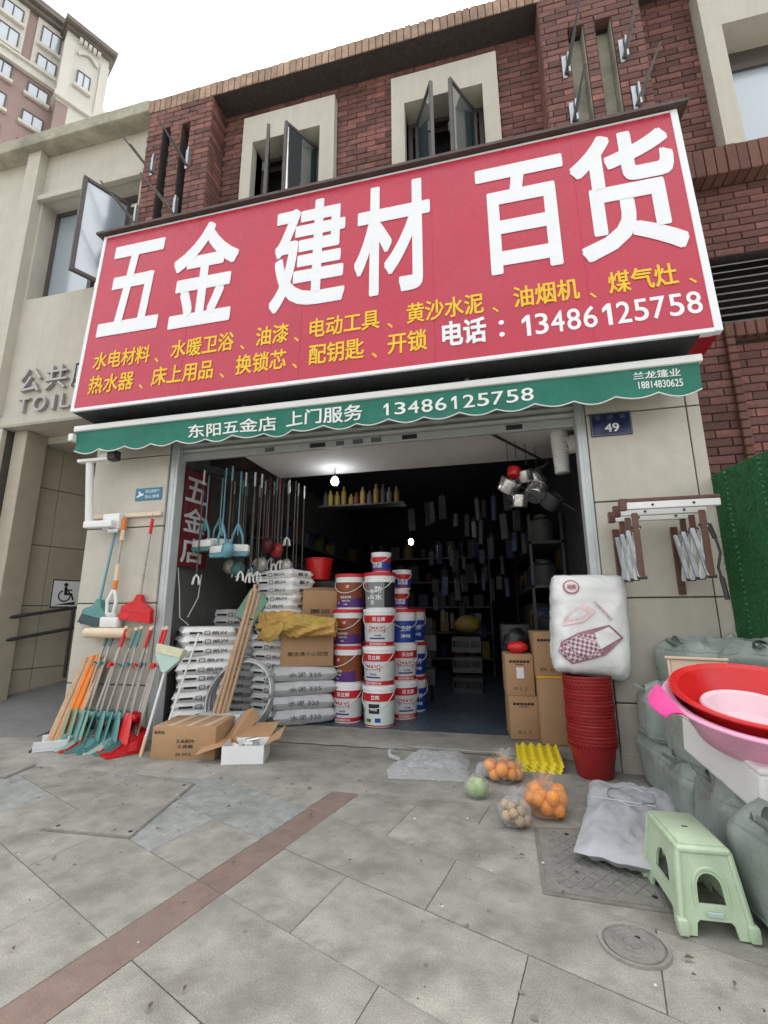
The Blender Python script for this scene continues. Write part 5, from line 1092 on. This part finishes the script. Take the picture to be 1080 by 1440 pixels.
# ================================================================ RIGHT OF THE ENTRANCE
# nested red waste bins
bn = MB(); bn.lathe([(0,.004),(.112,.004),(.114,.0),(.118,.006),(.160,.225),(.165,.226),(.167,.240),(.163,.244),(.156,.243),(.112,.012),(0,.010)], 32); bnm = bn.mesh('waste_bin', 'dark_red_plastic', True)
br_ = MB()
for i in range(40): a = 2*math.pi*i/40; br_.box(-.004,.004,-.005,.003,.206,.224, Matrix.Translation((.161*math.sin(a),-.161*math.cos(a),0)) @ Matrix.Rotation(a,4,'Z'))
brm = br_.mesh('rim_teeth', 'dark_red_plastic')
for i in range(20):
    k = 19 - i; o = ob('waste_bin', bnm, None, (.625 + .003*math.sin(i*1.3), 3.80 + .002*math.cos(i*2), .006 + .023*i), (0,0,random.uniform(0,6))); ob('rim_teeth', brm, o)
    tag(o, ORD[k] + ' red plastic waste bin of the nested stack under the white quilt', 'bin', 'nested waste bins')
# packed quilt leaning on the bins
qt = thing('packed_quilt', 'white quilt in a clear printed plastic pack resting on the red bins', 'quilt', (.655,3.78,.69), (R(-6),R(4),R(5)))
def qf(u, v):
    a, b = 2*math.pi*u, v*2-1
    ca, sa = math.cos(a), math.sin(a); e = .38
    x = .268*math.copysign(abs(ca)**e, ca); y = .145*math.copysign(abs(sa)**.6, sa); s_ = (1-abs(b)**5)**.32
    z = .36 + .37*b + .05*x*(1 if b > 0 else -.8)*abs(b)
    n_ = .014*nz3(x*7, z*7, y*5) + .008*nz3(x*18, z*18, 3)
    return (x*(.85+.15*s_) + n_, y*s_ + n_*1.4, z + n_*.8)
q = MB(); q.grid(qf, 72, 34, wrapu=True); q.build('pack', 'quilt', qt, 'all')
from mathutils.bvhtree import BVHTree
_cv = MB(); _cv.grid(lambda u, v: (lambda p: (p[0]*1.012, p[1]*1.04, (p[2]-.36)*1.012+.36))(qf(u, v)), 72, 34, wrapu=True)
_bvh = BVHTree.FromPolygons(_cv.v, _cv.f)
q = MB(); q.grid(lambda u, v: (lambda p: (p[0]*1.012, p[1]*1.04, (p[2]-.36)*1.012+.36))(qf(u, v)), 72, 34, wrapu=True); q.build('plastic_cover', 'film_clear', qt, 'all')
def on_pack(x, z):   # front surface of the pack
    h_ = _bvh.ray_cast(Vector((x,-1,z)), Vector((0,1,0)))[0]; return (h_.y if h_ else -.05) - .003
def patch(m, poly, name='print', off=.0):
    bm = bmesh.new(); vs_ = [bm.verts.new((x,0,z)) for x, z in poly]; bm.faces.new(vs_); bmesh.ops.triangulate(bm, faces=bm.faces[:]); bmesh.ops.subdivide_edges(bm, edges=bm.edges[:], cuts=6, use_grid_fill=True)
    for v in bm.verts: v.co.y = on_pack(v.co.x, v.co.z) - off
    me = bpy.data.meshes.new(name); bm.to_mesh(me); bm.free(); me.materials.append(X[m]); return ob(name, me, qt)
mat('quilt_check', (.66,.56,.58), .5, .05)
_m = X['quilt_check'].node_tree; _b = _m.nodes['Principled BSDF']; _ck = _m.nodes.new('ShaderNodeTexChecker'); _ck.inputs['Scale'].default_value = 46; _ck.inputs[1].default_value = (.62,.55,.58,1); _ck.inputs[2].default_value = (.27,.10,.14,1); _tc = _m.nodes.new('ShaderNodeTexCoord'); _mp = _m.nodes.new('ShaderNodeMapping'); _mp.inputs['Rotation'].default_value = (0,R(35),0); _m.links.new(_tc.outputs['Object'], _mp.inputs[0]); _m.links.new(_mp.outputs[0], _ck.inputs[0]); _m.links.new(_ck.outputs[0], _b.inputs['Base Color'])
QS = lambda P_: [(max(-.245, min(.235, x*1.12)), z*1.06) for x, z in P_]
patch('quilt_pattern', QS([(-.235,.13),(-.14,.055),(.06,.13),(.175,.25),(.09,.33),(-.10,.265),(-.20,.20)]))
patch('quilt_check', QS([(-.225,.135),(-.14,.067),(.05,.135),(.0,.26),(-.10,.255),(-.19,.195)]), off=.003)
patch('label_white', QS([(.03,.165),(.155,.25),(.085,.315),(-.0,.27)]), off=.0035)
patch('quilt_print', QS([(-.20,.30),(-.06,.34),(.02,.42),(-.06,.46),(-.17,.37)]))
patch('label_white', QS([(-.16,.345),(-.08,.36),(-.04,.40),(-.09,.425),(-.15,.37)]), off=.003)
patch('quilt_pattern', QS([(-.13+.052*math.cos(a*.524), .575+.052*math.sin(a*.524)) for a in range(12)])); patch('quilt_print', QS([(-.13+.042*math.cos(a*.524), .575+.042*math.sin(a*.524)) for a in range(12)]), off=.003)
mbt = MB(); lettering('纯棉', 'quilt_pattern', None, -.176, -.116, .59, .63, 0, .02, into=mbt); lettering('COMFORTABLE', 'quilt_pattern', None, 0, .17, 0, .022, 0, .01, into=mbt)
nn = len(heavy('纯棉', .02)[0])
for i, p in enumerate(mbt.v):
    x, y, z = p
    if i >= nn: an = R(-48); x, z = -.0 + x*math.cos(an) - z*math.sin(an), .50 + x*math.sin(an) + z*math.cos(an)
    mbt.v[i] = (x, on_pack(x, z) - .008 + y, z)
mbt.build('lettering', 'quilt_pattern', qt)
# yellow egg trays
for i in range(3):
    me = None; q = MB()
    def et(u, v): x = -.16+.32*u; y = -.20+.40*v; return (x, y, .02 + .016*math.sin(u*2*math.pi*5)*math.sin(v*2*math.pi*6)*.5 + .012*math.cos(u*2*math.pi*5) + (-.02 if u in (0,1) or v in (0,1) else 0))
    q.grid(et, 51, 49); q.grid(lambda u, v: (lambda p: (p[0],p[1],p[2]-.003))(et(1-u, v)), 51, 49)
    o = q.build('egg_tray', 'tray_yellow', None, 'all', loc=(.255+.004*i,3.98+.006*i,.012+.024*i), rot=(R(5),0,R(-4+2*i))); tag(o, ['lowest','middle','topmost'][i] + ' yellow plastic egg tray of the pile on the ground by the cartons', 'egg tray', 'yellow egg trays')
# folding drying rack on the pillar
dr = thing('folding_drying_rack', 'brown and silver folding scissor drying rack fixed to the right pillar', 'drying rack', (.95,3.9,1.3))
for x in (.0,.41):
    q = MB(); q.rbox(x-.02,x+.03,-.02,0,-.04,.47,.004,1); q.build('wall_plate', 'brown_alu', dr)
    yk = [-.02,-.17,-.33,-.50]
    for k in range(3):
        q = MB(); q.rbox(-.011,.011,-.006,.006,-.5,.5,.003,1)
        for flip in (0,1):
            a = Vector((x+.005+.018*flip,yk[k],.06 if flip else .40)); b = Vector((x+.005+.018*flip,yk[k+1],.40 if flip else .06)); d = b-a; mdl = (a+b)/2
            bar = MB(); rot = d.to_track_quat('Z','X').to_matrix().to_4x4(); M = Matrix.Translation(mdl) @ rot @ Matrix.Diagonal((1,1,d.length,1)); bar.rbox(-.013,.013,-.015,.015,-.5,.5,.003,1,M); bar.build('scissor_arm', 'white_paint' if flip else 'galv', dr)
        bar = MB(); bar.rbox(x-.004,x+.034,yk[k+1]-.011,yk[k+1]+.011,.06 if k == 2 else .37,.50,.004,1); bar.build('upright', 'brown_alu', dr)
        for z in (.06,.40): bar = MB(); bar.tube([(x-.012,yk[k+1],z),(x+.045,yk[k+1],z)], .012, 8); bar.build('pivot', 'dark_metal', dr)
for k, y in enumerate((-.17,-.33,-.50)):
    q = MB(); q.rbox(-.03,.50 + .02*k,y-.018,y+.018,.50+.012*k,.55+.012*k,.004,1); q.build('rail', 'white_paint', dr); q = MB(); q.rbox(-.032,.502+.02*k,y-.0195,y+.0195,.551+.012*k,.575+.012*k,.003,1); q.build('rail_cap', 'brown_alu', dr)
    q = MB(); q.rbox(-.075,-.03,y-.02,y+.02,.495+.012*k,.578+.012*k,.004,1); q.build('end_cap', 'brown_alu', dr)
    for x in (.13,.38): q = MB(); q.tube([(x,y-.021,.525+.012*k),(x,y-.0175,.525+.012*k)], .009, 8); q.build('screw', 'dark_metal', dr)
q = MB(); q.tube([(.52,-.40,.34),(.53,-.42,.22),(.50,-.43,.12),(.51,-.43,.05)], .009, 8); q.tube([(.51,-.43,.06),(.525,-.43,-.09)], .016, 8); q.tube([(.50,-.39,.42),(.52,-.40,.32)], .016, 8); q.build('crank', 'dark_metal', dr, True)
# green turf hoarding
hd_ = thing('green_turf_hoarding', 'dark green artificial turf hoarding standing against the right pillar', 'hoarding', (1.655,3.85,0), (0,0,math.atan2(-.97,.17)))
q = MB(); q.rbox(0,1.6,0,.05,0,2.15,.004,1); q.build('board', 'turf_backing', hd_)
q = MB()
for i in range(9000):
    x, z = random.uniform(.0,1.1), random.uniform(.7,2.15); l_ = random.uniform(.016,.034); a = random.uniform(-.9,.9)
    if abs((x % .33)-.165) < .004 and random.random() < .8: continue
    q.add([(x-.004,.001,z),(x+.004,.001,z),(x+math.sin(a)*l_,.001-random.uniform(.004,.016),z-math.cos(a)*l_)], [(0,1,2)])
struct(q.build('turf', 'turf', hd_), 'stuff')
q = MB(); q2 = None
for k in range(3):
    q = MB()
    for j in range(36): zz = .75+j*.039; q.box(.165+.33*k-.003+random.uniform(-.003,.003),.165+.33*k+.003,-.016,-.001,zz,zz+random.uniform(.008,.02))
    struct(q.build('seam', 'turf_seam', hd_), 'stuff')

# woven grey green sacks
def bagmesh(seed, wd=.50, dp=.46, h=.40):
    q = MB(); S = Vector((seed*3.1, seed*1.7, seed))
    def ridge(p, f): return (1 - abs(noise.noise(p*f + S))*2.2)
    def fn(u, v):
        a, b = 2*math.pi*u, math.pi*v; ca, sa = math.cos(a), math.sin(a); e = .34
        s_ = math.sin(b)**.30 if 0 < v < 1 else 0
        x = wd/2*math.copysign(abs(ca)**e, ca)*s_; y = dp/2*math.copysign(abs(sa)**e, sa)*s_; z = h/2*(1 - math.copysign(abs(math.cos(b))**.45, math.cos(b)))
        p = Vector((x, y, z)); t = z/h
        r_ = .024*noise.noise(p*4 + S) + .012*ridge(Vector((x*1.1, y*1.1, z*.35)), 6) + .005*ridge(Vector((x, y, z*.5)), 15) + .002*ridge(p, 30)
        pin = 1 - .16*max(0, t-.75)/.25
        return (x*pin + r_*ca, y*pin + r_*sa, max(.0, z + (r_*.9 + .03*ridge(Vector((x, y, .3)), 6))*t**3))
    q.grid(fn, 96, 56, wrapu=True)
    def mo(u, v):
        x = -.22+.44*u; return (x*(wd/.5), -.05+.10*v + .035*noise.noise(Vector((u*5, seed, 2))), h - .02 + .075*math.sin(math.pi*v)**.7*(.7+.8*abs(noise.noise(Vector((u*6, seed, 6))))) + .02*math.sin(u*21+seed))
    q.grid(mo, 40, 9)
    for sx in (-1,1):
        def ear(u, v): return (sx*(wd*.36 + .10*v), (u-.5)*.10*(1-v*.6), h - .05 + .07*v + .015*math.sin(u*9+seed))
        q.grid(ear, 8, 6)
    for zz in (.34, .62): q.tube([tuple(Vector(fn(i/48, .02 + .96*zz))*1.0 + Vector((0,0,.0))) for i in range(48)], .004, 5, True)
    return q.mesh('woven_sack', 'bag_green', 'all')
bgm = [bagmesh(s) for s in (1,4,8)]
for i, (x, y, z, s_, rz, lb) in enumerate(((1.17,3.64,.006,0,.1,'lower woven sack of the pair standing against the right pillar'),(1.18,3.62,.31,1,-.1,'upper woven sack of the pair standing against the right pillar'),(1.40,3.70,.605,2,.3,'woven sack on top of the heap below the drying rack'),(1.66,3.40,.605,0,.8,'woven sack on top of the heap against the green hoarding'),(1.16,3.12,.006,2,.0,'woven sack on the ground in the middle of the heap'),(1.20,3.10,.31,0,.25,'woven sack under the small wooden box'),(1.145,2.62,.006,1,-.1,'woven sack under the white foam box'),(1.13,2.14,.006,2,.2,'nearest woven sack right of the green stool'),(1.66,3.55,.006,1,.2,'lower woven sack at the foot of the hoarding'),(1.66,3.5,.31,2,.6,'middle woven sack at the foot of the hoarding'),(1.66,3.0,.006,0,.2,'woven sack behind the foam box by the hoarding'),(1.66,3.0,.31,1,.2,'woven sack behind the basins by the hoarding'))):
    o = tag(ob('woven_sack', bgm[s_], None, (x,y,z), (0,0,rz)), 'grey green ' + lb, 'sack', 'woven sacks'); o.scale = (1,1,1 if y < 2.9 else .82)
wb = thing('small_wooden_box', 'small pale wooden box stool on the woven sacks', 'box', (1.13,3.16,.745), (R(-5),0,R(-20)))
q = MB(); q.rbox(-.15,.15,-.17,.17,.115,.13,.003,1); q.build('top', 'wood_pale', wb)
for a in ((-.14,-.125,-.16,.16,0,.114),(.125,.14,-.16,.16,0,.114),(-.125,.125,-.155,-.14,.03,.114)): q = MB(); q.rbox(*a,.002,1); q.build('side', 'wood_pale', wb)
fm = thing('foam_box', 'white foam box lying under the pink basin', 'box', (1.17,2.58,.40), (R(9),0,R(6)))
q = MB(); q.rbox(-.24,.24,-.30,.30,0,.17,.015,2); q.build('body', 'foam', fm); q = MB(); q.rbox(-.25,.25,-.31,.31,.171,.20,.012,2); q.build('lid', 'foam', fm)
def basin(name, label, loc, rot, rr, rb, h, m, lip=.025, handles=None):
    t_ = thing(name, label, 'basin', loc, rot); q = MB()
    q.lathe([(0,0),(rb*.95,0),(rb,.006),(rr*.93,h*.80),(rr*.97,h*.95),(rr+lip,h),(rr+lip+.004,h-.008),(rr+lip,h-.012),(rr+.004,h-.012)][:6] + [(rr+lip+.004,h-.006),(rr+lip,h-.014)], 56)
    q.lathe([(0,.007),(rb*.93,.007),(rr*.91,h*.80),(rr*.955,h*.95),(rr+lip*.8,h+.003),(rr+lip,h)], 56); q.build('bowl', m, t_, True)
    if handles:
        for a in handles:
            q = MB(); M = Matrix.Rotation(a,4,'Z'); q.grid(lambda u, v: (rr+lip*.5+.085*v*math.sin(math.pi*(.15+.7*u))**.5, (u-.5)*.30*(1-.25*v), h+.004+.012*math.sin(math.pi*v)-.03*v), 14, 7, M); q.grid(lambda u, v: (rr+lip*.5+.085*v*math.sin(math.pi*(.15+.7*(1-u)))**.5, (.5-u)*.30*(1-.25*v), h-.002+.012*math.sin(math.pi*v)-.03*v), 14, 7, M); q.build('handle', 'pink_hot' if m == 'pink' else m, t_, 'all')
    return t_
basin('pink_basin', 'large pale pink plastic basin with a hot pink grip, lowest of the basins', (1.10,2.49,.585), (R(15),0,R(0)), .335, .235, .175, 'pink', .03, (math.pi,0))
basin('red_basin', 'large bright red plastic basin lying in the pink basin', (1.105,2.50,.635), (R(15),0,0), .315, .225, .165, 'red_plastic', .02)
basin('small_pale_basin', 'small pale pink basin lying inside the red basin', (1.04,2.44,.665), (R(13),R(0),0), .15, .11, .08, 'basin_pale', .018)
# green plastic stool
stl = thing('plastic_stool', 'light green plastic step stool with arched sides on the paving', 'stool', (.705,2.33,.006), (0,0,R(2)))
stl.scale = (.80,.86,1.17)
SHt = .232
def sside(w0, w1, h, archw, archh, loww, lowh):  # tapering side panel with an arched opening and a foot notch
    t_, z0 = [], 0
    outer = [(-w0/2,0),(-w1/2,h),(w1/2,h),(w0/2,0),(loww/2,0),(loww/2*.92,lowh),(-loww/2*.92,lowh),(-loww/2,0)]
    return outer
def panel_with_hole(w0, w1, h, hw, hz0, hz1, loww, lowh, th, M):
    q = MB(); n = 10
    def W(z): return (w0 + (w1-w0)*z/h)/2
    hole = [(hw*.5,hz0)] + [(hw*.46*math.cos(math.pi*i/n), hz1-hw*.35 + hw*.35*math.sin(math.pi*i/n)) for i in range(n+1)] + [(-hw*.5,hz0)]
    hole = hole[1:-1] and [(hw*.5,hz0)] + hole[1:-1] + [(-hw*.5,hz0)]
    rings = []
    bm = bmesh.new()
    outer = [(loww/2,0),(W(0),0),(W(h*.5),h*.5),(W(h),h),(0,h),(-W(h),h),(-W(h*.5),h*.5),(-W(0),0),(-loww/2,0),(-loww/2*.9,lowh*.8),(-loww/2*.75,lowh),(0,lowh),(loww/2*.75,lowh),(loww/2*.9,lowh*.8)]
    ov = [bm.verts.new((x,0,z)) for x, z in outer]; hv = [bm.verts.new((x,0,z)) for x, z in hole]
    ed = [bm.edges.new((ov[i], ov[(i+1) % len(ov)])) for i in range(len(ov))] + [bm.edges.new((hv[i], hv[(i+1) % len(hv)])) for i in range(len(hv))]
    bmesh.ops.triangle_fill(bm, edges=ed, use_beauty=True)
    r_ = bmesh.ops.extrude_face_region(bm, geom=bm.faces[:]); bmesh.ops.translate(bm, vec=(0,th,0), verts=[v for v in r_['geom'] if isinstance(v, bmesh.types.BMVert)])
    bmesh.ops.recalc_face_normals(bm, faces=bm.faces[:]); bm.verts.index_update()
    q.add([v.co[:] for v in bm.verts], [[v.index for v in f.verts] for f in bm.faces], M); bm.free(); return q
sp = math.atan2(.05, SHt)
for sg, nm in ((-1,'front'),(1,'rear')):
    M = Matrix.Translation((0, sg*.225, 0)) @ (Matrix.Rotation(-sp,4,'X') if sg < 0 else Matrix.Rotation(math.pi,4,'Z') @ Matrix.Rotation(-sp,4,'X'))
    panel_with_hole(.29,.215,SHt-.01,.115,.085,.165,.17,.042,.012,M).build('end_panel', 'stool', stl)
    q = MB(); n = 14; arc = [(.070*math.cos(math.pi*i/n), .122+.056*math.sin(math.pi*i/n)) for i in range(n+1)]; q.tube([(x,-.002,z) for x, z in [(.072,.08)]+arc+[(-.072,.08)]], .006, 6, M=M); q.build('arch_rim', 'stool', stl, True)
sp2 = math.atan2(.035, SHt)
for sg in (-1,1):
    M = Matrix.Translation((sg*.143, 0, 0)) @ Matrix.Rotation(math.pi/2 if sg > 0 else -math.pi/2,4,'Z') @ Matrix.Rotation(-sp2,4,'X')
    panel_with_hole(.45,.36,SHt-.01,.17,.085,.165,.27,.038,.012,M).build('side_panel', 'stool', stl)
q = MB(); q.rbox(-.118,.118,-.19,.19,SHt-.022,SHt,.014,3); q.rbox(-.10,.10,-.172,.172,SHt-.002,SHt+.006,.006,2); q.build('seat', 'stool', stl, True)
q = MB(); q.rbox(-.014,.014,-.006,.006,SHt+.0055,SHt+.0068,.0005,1); q.build('seat_hole', 'dark_hole', stl)
for sx in (-1,1):
    for sy in (-1,1): q = MB(); q.tube([(sx*.108,sy*.172,SHt-.015),(sx*.140,sy*.218,.03)], .016, 8); q.rbox(sx*.142-.022,sx*.142+.022,sy*.222-.022,sy*.222+.022,0,.045,.008,2); q.build('leg', 'stool', stl, True)
q = MB(); q.rbox(-.035,.035,-.2235,-.219,.052,.066,.002,1); q.build('moulded_mark', 'pale_green', stl)
# flat sack on the ground
gs = thing('flat_grey_sack', 'half empty grey white sack lying flat beside the stool', 'sack', (.645,2.96,.012), (0,0,R(-16)))
def gsf(sgn):
    def fn(u, v):
        a, b = 2*u-1, 2*v-1; x = .225*a*(1+.06*nz3(b*3,1,2)+.12*(b > 0)*b); y = .50*b*(1+.05*nz3(a*3,4,2)); t = max(0,1-abs(a)**4)*max(0,1-abs(b)**6)
        return (x, y, .045 + sgn*(.030 + .035*nz3(x*5,y*5,1) + .024*(1-3*abs(nz3(x*7,y*4,5))) + .012*(1-3*abs(nz3(x*17,y*13,8))))*t**.45 - (.0 if sgn > 0 else 0))
    return fn
q = MB(); q.grid(gsf(1), 26, 44); n_ = len(q.f); q.grid(gsf(-1), 26, 44); q.f[n_:] = [tuple(reversed(f)) for f in q.f[n_:]]; q.build('sack', 'sack_ground', gs, 'all')
q = MB(); q.tube([(.0+.12*math.cos(a/24*6.283), .16+.13*math.sin(a/24*6.283), .112+.006*math.sin(a*1.3)) for a in range(24)], .003, 5, True); q.tube([(-.2,.08,.10),(-.05,.05,.115),(.12,.06,.112)], .003, 5); q.tube([(-.19,.36,.095),(-.05,.22,.11),(.16,.02,.11)], .002, 5); q.build('wire_loop', 'galv', gs)

# ================================================================ SHOPPING ON THE GROUND
def bag_shell(rx, ry, rz, seed, knot=True, n=34, k=22):
    q = MB()
    def fn(u, v):
        a, b = 2*math.pi*u, math.pi*v; d = Vector((math.cos(a)*math.sin(b), math.sin(a)*math.sin(b), -math.cos(b)))
        r_ = 1 + .10*noise.noise(d*2.2+Vector((seed,0,0))) + .10*abs(noise.noise(d*5+Vector((0,seed,0)))) + .05*noise.noise(d*11)
        p = Vector((d.x*rx, d.y*ry, d.z*rz))*r_; p.z = max(p.z, -rz*.82) 
        return (p.x, p.y, p.z + rz*.82)
    q.grid(fn, n, k, wrapu=True)
    return q
def fruit_bag(name, label, loc, rx, ry, rz, film_m, fruit_m, cnt, fr, fname, seed, rzrot=0):
    t_ = thing(name, label, 'bag', loc, (0,0,rzrot)); rnd = random.Random(seed); P = []
    tries = 0
    while len(P) < cnt and tries < 4000:
        tries += 1; p = Vector((rnd.uniform(-1,1)*(rx-fr), rnd.uniform(-1,1)*(ry-fr), rnd.uniform(fr, rz*1.55-fr)))
        if (p.x/(rx-fr*.8))**2+(p.y/(ry-fr*.8))**2 > 1 or ((p.z-fr)/(rz*1.5))**2 + (p.x/rx)**2 > 1: continue
        if all((p-o).length > fr*1.5 for o in P): P.append(p)
    me = MB(); me.grid(lump((0,0,0), fr, seed, 1,1,.92,.06), 16, 10, wrapu=True); me = me.mesh(fname, fruit_m, 'all')
    for p in P: o = ob(fname, me, t_, p, (rnd.uniform(0,3),rnd.uniform(0,3),rnd.uniform(0,3))); o.scale = (rnd.uniform(.9,1.12),)*3
    bag_shell(rx*1.02, ry*1.02, rz, seed).build('plastic_bag', film_m, t_, 'all')
    q = MB()
    for i in range(3): q.grid(lambda u, v: ((u-.5)*.07*(.4+v) + .02*i - .02, .01*math.sin(u*9+i)+.02*i*v, rz*1.65 + .05*v + .012*math.sin(u*12+i*2)), 10, 6)
    q.build('tied_mouth', film_m, t_, 'all'); return t_
ob1 = fruit_bag('orange_bag', 'clear bag of oranges with a yellow printed strip behind the cabbage', (-.005,3.58,.01), .135,.12,.085,'film_clear','orange_fruit',30,.040,'orange',11)
q = MB(); q.grid(lambda u, v: (-.09+.18*u, -.07+.035*math.sin(u*3)+.06*v, .155+.012*math.sin(u*7)-.02*v), 12, 5); q.build('printed_strip', 'yellow_print', ob1, 'all')
q = MB(); q.grid(lump((-.15,.0,.05), .055, 6, .7,.8,.9,.35, flatz=-.05), 16, 10, wrapu=True); q.build('bag_tail', 'film_sheet', ob1, 'all')
fruit_bag('orange_bag', 'pinkish plastic bag full of oranges in front of the egg trays', (.22,3.07,.01), .125,.115,.095,'film_orange','orange_fruit',34,.040,'orange',23)
fruit_bag('potato_bag', 'small clear bag of brown potatoes left of the pinkish orange bag', (.045,2.90,.01), .085,.08,.075,'film_clear','potato',20,.027,'potato',31)
cbg = thing('cabbage_bag', 'pale green cabbage in a clear bag beside the plastic sheet', 'bag', (-.175,3.24,.01)); q = MB(); q.grid(lump((0,0,.055), .062, 5, 1.05,.95,.85,.16,24,15,flatz=-.055), 24, 15, wrapu=True); q.build('cabbage', 'cabbage', cbg, 'all')
for i in range(5):
    q = MB(); a0 = i*1.25; q.grid(lambda u, v: (.067*math.cos(a0+(u-.5)*1.6)*math.sin(.3+1.9*v), .062*math.sin(a0+(u-.5)*1.6)*math.sin(.3+1.9*v), .058-.058*math.cos(.3+1.9*v)+.004*math.sin(u*14)), 9, 8); q.build('leaf', 'cabbage', cbg, 'all')
bag_shell(.075,.07,.068,17).build('plastic_bag', 'film_clear', cbg, 'all')
shp = thing('plastic_sheet', 'crumpled clear plastic sheet spread on the ground before the entrance', 'plastic sheet', (-.53,3.72,.012), (0,0,R(6)))
for k, (x0, y0, wd, dp, s_) in enumerate(((-.02,-.10,.60,.36,2),(.05,.16,.50,.34,7))):
    q = MB()
    def pf_(u, v): x = x0+(u-.5)*wd*(1-.25*abs(v-.5)); y = y0+(v-.5)*dp*(1+.15*nz3(u*4,s_,1)); e = min(1, 6*min(u,1-u,v,1-v)); return (x, y, .004+e*(.034+.028*nz3(x*9+s_,y*16,1)+.016*abs(nz3(x*18,y*30,s_))))
    q.grid(pf_, 70, 44); q.build('sheet', 'film_sheet', shp, 'all')
q = MB(); q.tube([(-.30,.30,.02),(-.34,.24,.035),(-.32,.14,.03),(-.24,.10,.02)], .016, 8); q.build('rolled_edge', 'film_sheet', shp, 'all')
# chalky scraps, leaves and dirt
lt = MB()
for i in range(170):
    x, y = random.uniform(-3.6,1.0), random.uniform(1.2,3.9); s_ = random.uniform(.003,.011)*(1.6 if random.random() < .12 else 1); a = random.uniform(0,6.28); c_, d_2 = math.cos(a)*s_, math.sin(a)*s_
    lt.add([(x-c_,y-d_2,.0125),(x+d_2*.5,y-c_*.5,.014),(x+c_*1.3,y+d_2*1.3,.0125),(x-d_2*.4,y+c_*.6,.018)], [(0,1,2,3)])
struct(lt.build('leaf_litter', 'litter'), 'stuff')
lt = MB()
for i in range(60):
    x, y = random.uniform(-3.2,.9), random.uniform(1.2,3.7); r_ = random.uniform(.004,.013); z_ = .0122 if y > 2.8 else .0018
    lt.add([(x + r_*random.uniform(.7,1.2)*math.cos(a*.785), y + r_*random.uniform(.7,1.2)*math.sin(a*.785), z_) for a in range(8)], [tuple(range(8))])
struct(lt.build('gum_spots', 'joint'), 'stuff')
lt = MB()
for i in range(24):
    x, y = random.uniform(-2.6,.9), random.uniform(1.3,3.6); s_ = random.uniform(.003,.009); lt.add([(x-s_,y,.013),(x,y-s_*.7,.013),(x+s_,y,.014),(x,y+s_*.8,.016)], [(0,1,2,3)])
for i in range(26):
    x = -.78+.9*i/26; lt.add([(x,4.12+.03*nz3(x*7,1,1)-.03*i/26,.038),(x+.034,4.115+.03*nz3(x*7+.2,1,1)-.03*i/26,.038),(x+.034,4.13+.03*nz3(x*7+.2,1,1)-.03*i/26+.008*random.random(),.038),(x,4.132+.03*nz3(x*7,1,1)-.03*i/26,.038)], [(0,1,2,3)])
struct(lt.build('paint_specks', 'dirt_white'), 'stuff')
